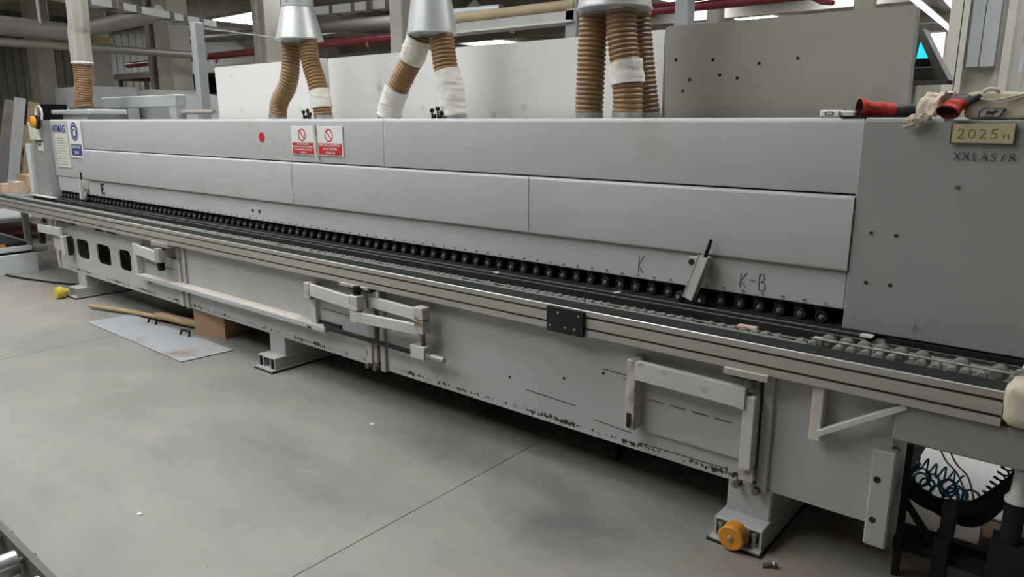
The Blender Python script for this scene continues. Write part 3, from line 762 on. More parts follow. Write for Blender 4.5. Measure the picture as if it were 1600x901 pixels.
# C
bx('arm_back_plate', M['cbare'], mc, -6.15, -5.55, 2.635, PY, .42, .60, bev=.003)
slots(-6.10, -5.55, .520, -.006, 2.634, mc, 1)
bx('arm_hinge_post', M['arm'], mc, -6.16, -6.11, 2.58, 2.645, .44, .672, bev=.003)
MB().obox((-6.12, 2.585, .628), (-5.66, 2.545, .622), .024, .084, .003).build('folding_arm', M['arm'], mc)
bx('arm_pivot_post', M['alu'], mc, -5.645, -5.575, 2.52, 2.575, .585, .695, bev=.003)
bx('pivot_post_lower', M['black'], mc, -5.635, -5.595, 2.53, 2.57, .52, .585)
bx('rail_foot_plate', M['alu'], mc, -5.80, -5.52, 2.57, 2.66, .695, .733, bev=.003)
bx('knob_washer', M['black'], mc, -5.70, -5.54, 2.55, 2.66, .688, .696)
# D: the far end arm
MB().obox((-8.31, 2.60, .60), (-7.69, 2.585, .616), .024, .082, .003).build('folding_arm', M['arm'], mc)
bx('arm_back_plate', M['arm'], mc, -8.02, -7.66, 2.62, PY, .415, .575, bev=.003)
bx('arm_hinge_post', M['rust'], mc, -8.10, -8.0, 2.66, 2.75, .215, .60, bev=.003)
bx('arm_end_post', M['black'], mc, -8.33, -8.28, 2.59, 2.64, .44, .56, bev=.003)
bx('arm_end_post', M['arm'], mc, -7.69, -7.62, 2.57, 2.64, .40, .58, bev=.003)
bx('arm_frame_bar', M['black'], mc, -7.625, -7.60, 2.60, 2.64, .40, .58)
MB().lathe([(.012, 0), (.03, .004), (.03, .02), (.016, .03), (.02, .06)], (-8.22, 2.62, .655), 'Z', 12).build('clamp_knob', M['brown'], mc, smooth=True)
bx('rail_foot_plate', M['alu'], mc, -8.35, -8.1, 2.57, 2.66, .712, .732)
bx('end_plate', M['cbare'], mc, -8.02, -7.99, PY, 3.7, .225, .772)
# lower guide beam with dusty top
gb = bx('guide_beam', M['chassis'], mc, -6.17, -3.60, 2.575, PY, .386, .420, bev=.003)
bx('guide_beam_top', M['dust'], mc, -6.15, -3.90, 2.580, PY, .4195, .4215)
bx('guide_beam_cap', M['rust'], mc, -3.602, -3.594, 2.58, 2.655, .389, .417)
bx('guide_beam_inlet', M['dark'], mc, -3.78, -3.50, 2.62, 2.655, .405, .44)
b = MB()
for x, z in ((-3.76, .400), (-6.1, .34)):
    b.prism([(x-.02, z+.004), (x+.03, z+.002), (x+.012, z-.010), (x-.01, z-.008)], 2.5725 if z > .38 else 2.657, 2.5765 if z > .38 else 2.661, 'Y')
b.build('slotted_hole', M['dark'], mc)
# ------------------------------------------------ feet
def foot(x0, lab, rollcol):
    f = bx('foot', M['cbare'], mc, x0+.015, x0+.195, 2.662, 3.62, .085, .242, bev=.006); f['label'] = lab
    bx('foot_base', M['cbare'], f, x0-.005, x0+.205, 2.548, 3.62, .006, .020, bev=.003)
    bx('base_pad', M['black'], f, x0-.012, x0+.212, 2.543, 3.64, 0, .007)
    b = MB().box(x0+.005, x0+.20, 2.575, 3.62, .086, .098, bev=.003)
    for xx in (x0+.005, x0+.055, x0+.138, x0+.19): b.box(xx, xx+.010, 2.575, 3.60, .02, .09)
    b.build('foot_channel', M['cbare'], f)
    bx('channel_shade_plate', M['dark'], f, x0+.02, x0+.185, 2.612, 2.63, .02, .085)  # dark plate in the openings, standing in for their inner shade
    for xx in (x0+.03, x0+.168):
        MB().cyl((xx, 2.585, .02), (xx, 2.585, .075), .009, seg=8).cyl((xx, 2.585, .02), (xx, 2.585, .034), .016, seg=6).cyl((xx, 2.585, .066), (xx, 2.585, .078), .014, seg=6).build('levelling_bolt', M['black'] if not rollcol else M['hub'], f, smooth=True)
    if rollcol:
        cx = x0+.098 if rollcol == 'amber' else x0+.04
        y0 = 2.515 if rollcol == 'amber' else 2.44
        r = .050 if rollcol == 'amber' else .055
        tr = MB().lathe([(.012, -.002), (.014, 0), (r-.004, 0), (r, .004), (r, .06), (.03, .066), (.03, .11), (.004, .112)], (cx, y0, .058), 'Y', 28).build('transport_roller', M[rollcol], f, smooth=True)
        MB().lathe([(.003, -.008), (.010, -.006), (.012, 0), (.012, .004)], (cx, y0, .058), 'Y', 8).build('axle_bolt', M['hub'], tr, smooth=True)
foot(-1.062, 'near grey foot with an amber transport roller', 'amber')
foot(-4.372, 'middle grey foot with bare levelling bolts', None)
foot(-7.65, 'far grey foot with a yellow transport roller', 'yellow')

# ================================================================= EXTRACTION DROPS
RIB = .0245
def hose(path, r, parent, wraps=(), name='flexible_hose', m='hose', tight=1.0, rough_wrap=.0055):
    P = resample(smoothpath(path, 16), RIB/6)
    rs = [r + (.003, .0045, .003, -.001, -.0045, -.001)[i % 6] for i in range(len(P))]
    h = MB().tube(P, rs, 20).build(name, M[m], parent, smooth=True)
    for poly in h.data.polygons: pass
    for (a, b) in wraps:
        i0, i1 = int(a*(len(P)-1)), int(b*(len(P)-1))
        Q = P[i0:i1+1]; Q = resample(Q, .0035)
        bm_ = MB(); bm_.tube(Q, [r+.011]*len(Q), 24)
        for v in bm_.bm.verts:
            n = mnoise.noise(v.co*22)*rough_wrap + mnoise.noise(Vector((v.co.x*9, v.co.y*9, v.co.z*48+v.co.x*14)))*rough_wrap
            c = min(Q, key=lambda q: (q-v.co).length)
            d = (v.co-c)
            if d.length > 1e-4: v.co += d.normalized()*n
        bm_.build('hose_wrap', M['wrap'], h, smooth=True)
    return h
def clamp(p, r, parent):
    p = Vector(p)
    MB().lathe([(r-.004, -.016), (r+.004, -.014), (r+.004, .014), (r-.004, .016)], p, 'Z', 24).build('hose_clamp', M['steel'], parent, smooth=True)
def drop(x, y, zb, rb, rt, h, lab, paths, group='extraction drops above the machine hood'):
    t = thing('extraction_drop', (x, y, 1.66), lab, 'extraction duct', group)
    MB().lathe([(rb-.012, -.004), (rb+.004, -.002), (rb+.004, .006), (rb-.001, .008), (rt, h), (rt+.004, h+.003), (rt+.004, h+.012), (rt-.001, h+.014), (rt-.001, h+.014)], (x, y, zb), 'Z', 40).build('reducer_cone', M['galv'], t, smooth=True)
    MB().cyl((x, y, zb+h), (x, y, 5.75), rt-.002, seg=32).build('riser_pipe', M['galv'], t, smooth=True)
    bx('pipe_seam', M['steel'], t, x+rt*.25-.004, x+rt*.25+.004, y-rt*.985, y-rt*.93, zb+h+.02, 5.7)
    for pth, r, wr in paths:
        hose(pth, r, t, wr)
        clamp((pth[0][0], pth[0][1], 1.678), r, t); clamp((pth[-1][0], pth[-1][1], pth[-1][2]-.012), r, t)
        MB().cyl((pth[0][0], pth[0][1], 1.659), (pth[0][0], pth[0][1], 1.69), r-.006, seg=20).build('hose_spigot', M['galv'], t, smooth=True)
    return t
Y = 3.4
drop(-4.845, Y, 2.235, .172, .118, .225, 'galvanised cone with two tan hoses, one wrapped white near its foot',
     [([(-5.2, Y, 1.67), (-5.158, Y, 1.795), (-5.05, Y, 1.898), (-4.989, Y, 2.015), (-4.971, Y, 2.121), (-4.955, Y, 2.243)], .067, ()),
      ([(-4.606, Y, 1.67), (-4.629, Y, 1.802), (-4.666, Y, 1.93), (-4.724, Y, 2.074), (-4.75, Y, 2.243)], .066, ((.13, .34),))])
drop(-3.446, Y, 2.180, .157, .118, .26, 'galvanised cone with two tan hoses both bandaged in white cloth',
     [([(-3.886, Y, 1.67), (-3.826, Y, 1.799), (-3.737, Y, 1.92), (-3.64, Y, 2.036), (-3.545, Y, 2.19)], .071, ((.02, .36), (.70, .96))),
      ([(-3.264, Y, 1.67), (-3.288, Y, 1.827), (-3.33, Y, 1.969), (-3.354, Y, 2.099), (-3.372, Y, 2.19)], .074, ((.02, .55),))])
drop(-2.114, Y, 2.205, .192, .150, .25, 'widest galvanised cone with three tan hoses beside the darker lid',
     [([(-2.256, Y, 1.67), (-2.251, Y, 1.862), (-2.246, Y, 2.026), (-2.238, Y, 2.215)], .074, ()),
      ([(-1.987, 3.35, 1.67), (-1.987, 3.35, 1.773), (-2.001, 3.35, 1.893), (-2.03, 3.35, 2.05), (-2.045, 3.35, 2.215)], .075, ((.30, .50),)),
      ([(-1.98, 3.55, 1.67), (-2.016, 3.55, 1.861), (-2.048, 3.55, 2.067), (-2.066, 3.55, 2.215)], .066, ())])
# the far-left drop: a fabric sleeve gathered over a tan hose
t = thing('extraction_drop', (-9.15, 3.5, 1.66), 'grey fabric sleeve over a slack tan hose at the far left end of the hood', 'extraction duct', 'extraction drops above the machine hood')
Q = resample(smoothpath([(-9.02, 3.5, 5.7), (-9.02, 3.5, 3.0), (-9.06, 3.5, 2.6), (-9.07, 3.5, 2.25)]), .03)
b = MB(); b.tube(Q, [.105+.0*i for i in range(len(Q))], 28)
for v in b.bm.verts:
    a = math.atan2(v.co.y-3.5, v.co.x+9.05); v.co.x += .006*math.cos(9*a)*math.cos(a); v.co.y += .006*math.cos(9*a)*math.sin(a)
b.build('fabric_sleeve', M['fabric'], t, smooth=True)
MB().lathe([(.112, -.006), (.118, 0), (.112, .008)], (-9.07, 3.5, 2.275), 'Z', 28).build('sleeve_ring', M['wrap'], t, smooth=True)
hose([(-9.16, 3.5, 1.80), (-9.17, 3.5, 1.88), (-9.13, 3.5, 1.98), (-9.10, 3.5, 2.08), (-9.08, 3.5, 2.26)], .092, t)
bx('spigot_plate', M['bluegrey'], t, -9.6, -8.55, 3.3, 3.7, 1.72, 1.77, bev=.01)
bx('spigot_box', M['galv'], t, -9.4, -8.75, 3.35, 3.65, 1.66, 1.72)

# ================================================================= THINGS ON THE MACHINE
b = MB().box(-.944, -.868, 3.07, 3.13, 1.663, 1.692, bev=.006); t = b.build('carton', M['white']); tag(t, 'small white carton with a smudged stamp lying left of the red glove', 'box')
plate_obj('carton_stamp', rrect(-.925, -.89, 1.670, 1.686, .007), [rrect(-.919, -.896, 1.674, 1.682, .004)], 3.0685, 3.0705, M['pencil'], t)
t = MB().box(-.866, -.815, 3.08, 3.13, 1.663, 1.688, bev=.006).build('paper_packet', M['tape']); tag(t, 'small white paper packet between the carton and the red glove', 'packet')
t = MB().box(-.862, -.62, 3.055, 3.075, 1.662, 1.668).build('flat_bar', M['black']); tag(t, 'thin black bar lying under the left red glove', 'bar')

def glove(name, o, yaw, pitch, s, lab, cuffopen, squash=1.0):
    """gauntlet: cuff tube opening at local x=0, palm and fingers towards +x"""
    t = thing(name, o, lab, 'glove', 'red work gloves on the hood')
    R_ = Matrix.Rotation(yaw, 3, 'Z') @ Matrix.Rotation(pitch, 3, 'Y')
    def W(p): return Vector(o) + R_ @ Vector((p[0]*s*squash, p[1]*s, p[2]*s))
    def sweep(sec, seg=18, cap0=False, cap1=True):
        b_ = MB(); rings = []
        for (x, y, z, ry, rz) in sec:
            rings.append([b_.bm.verts.new(W((x, y+ry*math.cos(2*math.pi*k/seg), z+rz*math.sin(2*math.pi*k/seg) + .003*mnoise.noise(Vector((x*30, k*1.3, 0)))))) for k in range(seg)])
        for a_, c_ in zip(rings, rings[1:]):
            for k in range(seg): b_.bm.faces.new((a_[k], a_[(k+1) % seg], c_[(k+1) % seg], c_[k]))
        if cap0: b_.bm.faces.new(rings[0][::-1])
        if cap1: b_.bm.faces.new(rings[-1])
        return b_
    cuff = [(0, 0, .040, .046, .034), (.008, 0, .041, .050, .037), (.03, 0, .038, .046, .032), (.06, 0, .034, .040, .027), (.085, .002, .036, .040, .030), (.10, 0, .033, .040, .026), (.13, 0, .032, .045, .026)]
    sweep(cuff).build('cuff', M['glove'], t, smooth=True)
    inn = [(.003, 0, .040, .043, .031), (.05, 0, .036, .034, .022), (.06, 0, .036, .004, .004)]
    sweep(inn).build('cuff_lining', M['glovein'], t, smooth=True)
    sweep([(.125, 0, .032, .045, .026), (.15, 0, .031, .050, .024), (.19, 0, .028, .048, .021), (.21, 0, .026, .040, .015)]).build('hand', M['gloved'], t, smooth=True)
    for i, (yy, L_) in enumerate(((-.036, .050), (-.012, .062), (.012, .060), (.034, .046))):
        MB().tube([W((.195, yy, .026)), W((.195+L_*.5, yy*1.1, .030)), W((.195+L_, yy*1.12, .020)), W((.200+L_, yy*1.12, .017))], [.0115*s, .0112*s, .0098*s, .004*s], 10).build('finger', M['gloved'], t, smooth=True)
    MB().tube([W((.145, -.040, .034)), W((.165, -.062, .040)), W((.195, -.070, .038)), W((.203, -.070, .036))], [.014*s, .0125*s, .0105*s, .004*s], 10).build('thumb', M['gloved'], t, smooth=True)
    return t
glove('work_glove', (-.805, 3.09, 1.660), .55, 0, .98, 'red gauntlet glove lying flat with its cuff towards the white carton', True)
glove('work_glove', (-.480, 3.03, 1.650), 1.05, -.70, .90, 'red gauntlet glove standing cuff outward between the rag and the sack', True, .50)
# rag
b = MB(); bmesh.ops.create_icosphere(b.bm, subdivisions=4, radius=1)
for v in b.bm.verts:
    c = v.co.copy(); k = 1+.35*mnoise.noise(c*1.7+Vector((3, 1, 2)))+.13*mnoise.noise(c*5)
    z = max(c.z, -.35)*k
    v.co = Vector((-.545+c.x*.058*k, 3.12+c.y*.06*k, 1.690+z*.066+.02*max(0, c.x)))
for v in b.bm.verts:
    if v.co.z < 1.664: v.co.z = 1.664
tag(b.build('rag', M['rag'], smooth=True), 'crumpled cream fluffy rag heaped between the two red gloves', 'rag')
b = MB(); bmesh.ops.create_icosphere(b.bm, subdivisions=5, radius=1)
for v in b.bm.verts:
    c = v.co.copy(); k = 1+.45*mnoise.noise(c*2+Vector((7, 1, 2)))+.22*mnoise.noise(c*5)
    v.co = Vector((-.585+c.x*.040*k, 3.012+c.y*.014*k, 1.660+c.z*.024*k-.010+.012*c.x))
tag(b.build('rag', M['bag'], smooth=True), 'small pale rag drooping over the front edge of the hood', 'rag')
# sack
t = thing('sack', (-.34, 3.10, 1.651), 'beige sackcloth bag with a printed emblem, slumped on the right end of the hood', 'bag')
b = MB(); bmesh.ops.create_cube(b.bm, size=1); bmesh.ops.subdivide_edges(b.bm, edges=b.bm.edges, cuts=9, use_grid_fill=True)
for v in b.bm.verts:
    c = v.co*2; rr = (abs(c.x)**6+abs(c.y)**4+abs(c.z)**6)**(1/6)
    c = c/max(rr, 1e-3)*max(abs(c.x), abs(c.y), abs(c.z))
    v.co = Vector((-.335+c.x*.115, 3.10+c.y*.055, 1.700+c.z*.048))
    v.co += Vector((0, .010*mnoise.noise(v.co*22), .010*mnoise.noise(v.co*12) if c.z > .3 else 0))
    if v.co.z < 1.6525: v.co.z = 1.6525
b.build('sack_body', M['bag'], t, smooth=True)
MB().tube(smoothpath([(-.44, 3.045, 1.742), (-.40, 3.032, 1.725), (-.36, 3.030, 1.718), (-.31, 3.034, 1.728), (-.26, 3.042, 1.742)]), .0035, 8).build('sack_fold', M['bag'], t, smooth=True)
MB().tube(smoothpath([(-.40, 3.06, 1.742), (-.385, 3.05, 1.756), (-.36, 3.05, 1.754), (-.35, 3.06, 1.74)]), .006, 8).build('sack_knot', M['rag'], t, smooth=True)
em = [(-.402, 1.660), (-.398, 1.684), (-.382, 1.694), (-.322, 1.690), (-.336, 1.663)]
ctr = (sum(p_[0] for p_ in em)/5, sum(p_[1] for p_ in em)/5)
plate_obj('emblem_frame', em, [[(ctr[0]+(x-ctr[0])*.88, ctr[1]+(z-ctr[1])*.86) for x, z in em]], 3.036, 3.041, M['ink'], t)
plate_obj('emblem_field', [(ctr[0]+(x-ctr[0])*.9, ctr[1]+(z-ctr[1])*.88) for x, z in em], [], 3.0375, 3.042, M['alu'], t)
plate_obj('emblem_mark', [(-.380, 1.669), (-.374, 1.684), (-.362, 1.680), (-.352, 1.687), (-.342, 1.681), (-.354, 1.675), (-.356, 1.667), (-.367, 1.672)], [], 3.0355, 3.038, M['ink'], t)
# cardboard label
t = bx('cardboard_label', M['card'], None, -.472, -.286, 3.024, 3.033, 1.573, 1.640, bev=.001); tag(t, 'tan cardboard label taped to the machine cover, pencilled 2025', 'label')
MB().box(-.474, -.284, 3.0225, 3.033, 1.5705, 1.5735).box(-.4745, -.4715, 3.0225, 3.033, 1.571, 1.64).box(-.2865, -.2835, 3.0225, 3.033, 1.571, 1.64).build('label_border', M['ink'], t)
word('pencilled_number', '2025', (-.455, 3.0232, 1.590), .024, .009, .032, M['pencil'], t, .0013)
word('pencilled_letters', 'YL', (-.322, 3.0232, 1.590), .012, .004, .015, M['pencil'], t, .001)
# rail end pad
b = MB(); bmesh.ops.create_cube(b.bm, size=1); bmesh.ops.subdivide_edges(b.bm, edges=b.bm.edges, cuts=6, use_grid_fill=True)
for v in b.bm.verts:
    c = v.co*2; rr = (abs(c.x)**5+abs(c.y)**5+abs(c.z)**5)**.2; c = c/max(rr, .01)*max(abs(c.x), abs(c.y), abs(c.z))
    v.co = Vector((-.06+c.x*.108, 2.62+c.y*.075, .808+c.z*.072)) + Vector((.006*mnoise.noise(v.co*4), .008*mnoise.noise(v.co*5), .008*mnoise.noise(v.co*3.3)))
tag(b.build('foam_pad', M['bag'], smooth=True), 'worn beige foam pad wrapped over the right end of the roller rail', 'pad')
t = bx('wood_offcut', M['palewood'], None, -1.10, -1.02, 2.76, 2.80, .792, .846, bev=.002); tag(t, 'small pale wood offcut lying in the gap behind the rail', 'offcut')
t = bx('wood_offcut', M['dust'], None, -.80, -.765, 2.755, 2.79, .792, .852, bev=.002); tag(t, 'tiny pink wood offcut beside the first infeed wheel', 'offcut')
t = bx('paper_scrap', M['white'], None, -.68, -.635, 2.95, 2.985, .8345, .842); tag(t, 'white scrap lying at the corner of the end cover', 'scrap')
t = MB().obox((-1.80, 2.97, .838), (-1.765, 2.975, .845), .02, .006).build('paper_scrap', M['white']); tag(t, 'white scrap lying on the black track left of the gauge', 'scrap')
t = bx('paper_scrap', M['white'], None, -2.57, -2.535, 2.96, 2.985, .834, .8405); tag(t, 'tiny white scrap on the track near the middle of the machine', 'scrap')
# ear muffs hanging on the left corner
t = thing('ear_muffs', (-8.92, 2.94, 1.60), 'yellow ear muffs hanging at the left end of the hood', 'ear muffs')
MB().lathe([(.01, -.03), (.045, -.026), (.062, -.01), (.064, .01), (.05, .018)], (-8.97, 2.90, 1.635), 'Y', 20).build('ear_cup', M['amber'], t, smooth=True)
MB().lathe([(.03, 0), (.072, .004), (.074, .025), (.05, .034)], (-8.96, 2.915, 1.635), 'Y', 20).build('ear_cushion', M['black'], t, smooth=True)
MB().tube(smoothpath([(-8.97, 2.93, 1.66), (-9.0, 2.95, 1.76), (-8.96, 2.97, 1.80), (-8.90, 2.97, 1.74), (-8.88, 2.955, 1.66)]), .012, 8).build('headband', M['bluegrey'], t, smooth=True)
t = MB().prism([(-9.22, 1.45), (-9.02, 1.45), (-9.12, 1.60), (-9.24, 1.63)], 2.93, 2.974, 'Y').build('paper_bundle', M['offwhite']); tag(t, 'bundle of cream papers clipped below the yellow ear muffs', 'papers')

# control terminal behind the lids
t = thing('control_terminal', (-.80, 4.35, 1.66), 'dark triangular control terminal with a glowing cyan screen beside the lid', 'terminal')
tri = [(-.895, 1.830), (-.862, 2.085), (-.835, 2.092), (-.700, 1.845), (-.703, 1.828)]
tin = [(-.868, 1.845), (-.845, 2.045), (-.740, 1.846)]
plate_obj('side_frame', tri, [tin], 4.18, 4.22, M['trayband'], t)
plate_obj('side_frame', tri, [tin], 4.32, 4.34, M['plate'], t)
MB().prism([(-.862, 2.085), (-.835, 2.092), (-.700, 1.845), (-.72, 1.838), (-.838, 2.06), (-.855, 2.06)], 4.22, 4.33, 'Y').build('front_visor', M['plate'], t)
MB().prism([(-.89, 1.828), (-.70, 1.828), (-.70, 1.84), (-.89, 1.84)], 4.2, 4.33, 'Y').build('terminal_base', M['black'], t)
plate_obj('back_panel', [(-.89, 1.835), (-.855, 2.075), (-.838, 2.075), (-.71, 1.84)], [], 4.262, 4.27, M['dark'], t)
plate_obj('screen', [(-.866, 1.955), (-.852, 2.035), (-.842, 2.035), (-.800, 1.955)], [], 4.255, 4.2615, M['screen'], t)
bx('keyboard_shelf', M['cover'], t, -.875, -.755, 4.221, 4.262, 1.905, 1.912)
plate_obj('lower_panel', [(-.872, 1.842), (-.868, 1.903), (-.77, 1.903), (-.74, 1.842)], [], 4.24, 4.25, M['trayband'], t)
MB().obox((-.868, 4.21, 2.06), (-.878, 4.21, 1.66), .02, .026).build('support_strut', M['trayband'], t)
bx('terminal_pedestal', M['cover'], t, -.92, -.86, 4.22, 4.32, 0, 1.83)

# ================================================================= FLOOR THINGS
t = thing('steel_sheet', (-5.66, 2.46, 0), 'pale steel sheet with two black handles lying on the concrete before the machine', 'sheet')
MB().prism([(-6.49, 2.285), (-4.872, 2.276), (-4.838, 2.655), (-6.44, 2.640)], .004, .008, 'Z').build('sheet_panel', M['sheet'], t)
MB().prism([(-6.485, 2.29), (-4.876, 2.28), (-4.842, 2.652), (-6.436, 2.636)], 0, .004, 'Z').build('sheet_edge', M['black'], t)
for x in (-6.02, -5.47):
    MB().tube([(x-.055, 2.60, .008), (x-.05, 2.615, .045), (x+.05, 2.625, .045), (x+.06, 2.61, .008)], .009, 8).build('handle', M['black'], t, smooth=True)
t = thing('broom', (-6.2, 2.66, 0), 'worn tan broom lying between the steel sheet and the cardboard box', 'broom')
MB().tube(smoothpath([(-6.96, 2.49, .03), (-6.5, 2.62, .03), (-6.05, 2.70, .035)]), .018, 8).build('handle', M['wood'], t, smooth=True)
MB().tube(smoothpath([(-6.10, 2.69, .04), (-5.98, 2.70, .055), (-5.80, 2.73, .05), (-5.62, 2.78, .04), (-5.5, 2.84, .03)]), [.02]+[.035]*10+[.05]*10+[.048]*10+[.04]*10+[.04][:0] if False else .034, 10).build('broom_head', M['wood'], t, smooth=True)
t = thing('cardboard_box', (-5.3, 2.9, 0), 'brown cardboard box standing under the machine behind the broom', 'box')
MB().prism([(-5.46, 2.69), (-5.14, 2.765), (-5.20, 3.05), (-5.52, 2.97)], 0, .19, 'Z').build('box_body', M['boxcard'], t)
MB().prism([(-5.46, 2.69), (-5.14, 2.765), (-5.143, 2.78), (-5.463, 2.705)], .19, .215, 'Z').build('box_flap', M['boxcard'], t)
t = thing('caster', (-1.72, 2.9, 0), 'dark caster wheel in the shadow under the chassis', 'caster')
MB().lathe([(.006, -.016), (.04, -.016), (.045, -.01), (.045, .01), (.04, .016), (.006, .016)], (-1.72, 2.92, .045), 'X', 18).build('wheel', M['wheel'], t, smooth=True)
MB().box(-1.745, -1.74, 2.90, 2.95, .04, .12).box(-1.70, -1.695, 2.90, 2.95, .04, .12).box(-1.75, -1.69, 2.88, 2.96, .115, .122).cyl((-1.72, 2.92, .12), (-1.72, 2.92, .236), .012, seg=8).build('caster_fork', M['black'], t)
t = MB().tube([(-.83, 2.50, .012), (-.80, 2.53, .014), (-.785, 2.52, .012)], .012, 10).build('pipe_fitting', M['hub'], smooth=True); tag(t, 'small loose pale metal fitting on the floor beside the near foot', 'fitting')
t = bx('white_chip', M['white'], None, -3.02, -2.995, 2.42, 2.44, 0, .004); tag(t, 'white chip on the bare floor before the middle of the machine', 'chip')
t = bx('white_chip', M['white'], None, -3.05, -3.03, 1.165, 1.18, 0, .004); tag(t, 'white chip on the floor at lower left, nearest the roller conveyor', 'chip')
# cable on the floor at far left
t = MB().tube(smoothpath([(-9.2, 2.5, .012), (-9.05, 2.52, .01), (-8.7, 2.60, .01), (-8.2, 2.75, .01), (-7.9, 2.95, .01)]), .011, 6).build('floor_cable', M['black'], smooth=True); tag(t, 'black cable trailing over the floor from the lift table to the far foot', 'cable')
# roller conveyor at lower left
t = thing('roller_conveyor', (-3.0, .15, 0), 'steel roller conveyor cropped by the lower left corner', 'conveyor')
ZC_ = .60
MB().box(-4.6, -1.2, .468, .484, .53, .622).box(-4.6, -1.2, .44, .47, .53, .536).build('side_rail', M['trayband'], t)
MB().box(-4.6, -1.2, -.55, -.534, .53, .622).build('side_rail', M['plate'], t)
for k in range(20):
    x = -1.30-.1605*k
    MB().cyl((x, -.53, ZC_), (x, .455, ZC_), .030, seg=16).build('conveyor_roller', M['steel'], t, smooth=True)
    MB().cyl((x, .45, ZC_), (x, .496, ZC_), .006, seg=6).build('roller_axle', M['wood'], t)
for x in (-4.4, -1.4):
    for y in (-.53, .46): bx('leg', M['plate'], t, x-.025, x+.025, y-.02, y+.02, 0, .53)
bx('side_guide', M['black'], t, -2.50, -2.20, .455, .495, .60, .632)

# things beneath the infeed end
t = MB().prism([(3.43, .001), (6.4, .10), (6.4, .115), (3.43, .016)], -.60, 1.4).build('lit_floor_panel', M['brightwhite']); tag(t, 'white panel standing in for the lit floor behind the hoses under the infeed end', 'board')  # pale panel added in place of brightly lit floor beyond the opening
b = MB().box(-.440, -.420, 2.76, 2.80, 0, .59).box(-.45, .3, 2.78, 2.82, .10, .14).box(-.45, .3, 2.98, 3.02, .05, .09).obox((-.43, 2.80, .29), (-.31, 2.82, .12), .022, .022)
tag(b.build('base_frame', M['black']), 'black steel base frame standing under the infeed end', 'frame')
t = MB().tube(smoothpath([(-.445, 2.88, .315), (-.38, 2.89, .272), (-.30, 2.90, .262), (-.22, 2.90, .290), (-.16, 2.90, .36), (-.11, 2.90, .44), (-.06, 2.90, .58)]), .030, 14).build('black_hose', M['black'], smooth=True); tag(t, 'thick black hose sagging under the infeed end', 'hose')
t = MB().tube(smoothpath([(-.445, 2.95, .29), (-.34, 2.96, .215), (-.24, 2.96, .20), (-.18, 2.96, .26), (-.12, 2.96, .40), (-.09, 2.96, .58)]), .020, 12).build('black_hose', M['wheel'], smooth=True); tag(t, 'thinner black hose hanging lower behind the thick one', 'hose')
def coil(a, b_, R, turns, r, jitter=0, seg=14):
    a, b_ = Vector(a), Vector(b_); d = (b_-a); n = d.normalized(); u = n.cross(Vector((0, 1, 0))).normalized(); v = n.cross(u); P = []
    N_ = int(turns*seg)
    for i in range(N_+1):
        t_ = i/N_; th = 2*math.pi*turns*t_; rad = R*(1+jitter*math.sin(th*.37))
        P.append(a+d*t_+u*rad*math.cos(th)+v*rad*math.sin(th))
    return P
t = thing('coiled_air_hose', (-.34, 3.05, .25), 'blue coiled air hose heaped above the black hose', 'hose')
MB().tube(coil((-.445, 3.06, .338), (-.29, 3.06, .305), .027, 5, .0035, .1), .0036, 6).build('coil', M['cablue'], t, smooth=True)
rn = random.Random(5)
for q in range(11):
    cx_, cy_, cz_ = -.425+.017*q+rn.uniform(-.01, .01), 3.0+rn.uniform(-.03, .04), .290-.0015*q+rn.uniform(-.012, .012)
    a1, a2, rr = rn.uniform(-.7, .7), rn.uniform(.9, 1.45), rn.uniform(.022, .036)
    Rm = Matrix.Rotation(a1, 3, 'Z') @ Matrix.Rotation(a2, 3, 'X')
    P_ = [Vector((cx_, cy_, cz_)) + Rm @ Vector((rr*math.cos(2*math.pi*i/18), rr*math.sin(2*math.pi*i/18), .003*i/18)) for i in range(40)]
    MB().tube(P_, .0042, 6).build('coil', M['cablue'], t, smooth=True)
MB().cyl((-.45, 3.04, .305), (-.435, 3.04, .345), .008, seg=8).build('hose_fitting', M['black'], t)
MB().tube(coil((-.215, 3.03, .235), (-.26, 3.03, .20), .016, 6, .0035, .5), .0045, 6).build('coil', M['cablue'], t, smooth=True)
t = MB().tube(coil((-.215, 3.1, .245), (-.135, 3.1, .45), .017, 9, .003), .0035, 6).build('coiled_cable', M['black'], smooth=True); tag(t, 'black coiled cable rising at the right behind the thick hose', 'cable')
for dx, lab in ((0, 'orange wire hanging before the lit floor panel, left one of two'), (.035, 'orange wire hanging before the lit floor panel, right one of two')):
    t = MB().tube(smoothpath([(-.43+dx, 3.2, .55), (-.405+dx, 3.2, .40), (-.37+dx, 3.2, .32), (-.32+dx, 3.2, .27), (-.27+dx*.6, 3.2, .17)]), .0035, 6).build('orange_wire', M['orange'], smooth=True); tag(t, lab, 'wire')
t = thing('spray_bottle', (-.10, 2.70, .30), 'white capped dark bottle standing under the right end of the infeed beam', 'bottle')
MB().cyl((-.10, 2.70, .30), (-.10, 2.70, .445), .030, seg=16).build('bottle_body', M['black'], t, smooth=True)
MB().lathe([(.034, 0), (.034, .012), (.022, .03), (.018, .11), (.012, .115)], (-.10, 2.70, .445), 'Z', 16).build('bottle_cap', M['white'], t, smooth=True)
bx('bottle_stand', M['black'], t, -.15, -.05, 2.66, 2.76, 0, .30)
t = MB().box(-.305, -.262, 2.74, 2.80, .22, .345, bev=.004).box(-.315, -.27, 2.74, 2.80, .0, .22).build('valve_block', M['black']); tag(t, 'black upright valve block in front of the hoses', 'valve')
t = MB().prism([(-.20, 3.10), (.05, 3.16), (.03, 3.30), (-.22, 3.24)], 0, .09, 'Z').build('timber_block', M['boxcard']); tag(t, 'brown timber block on the dusty floor under the infeed end', 'timber')

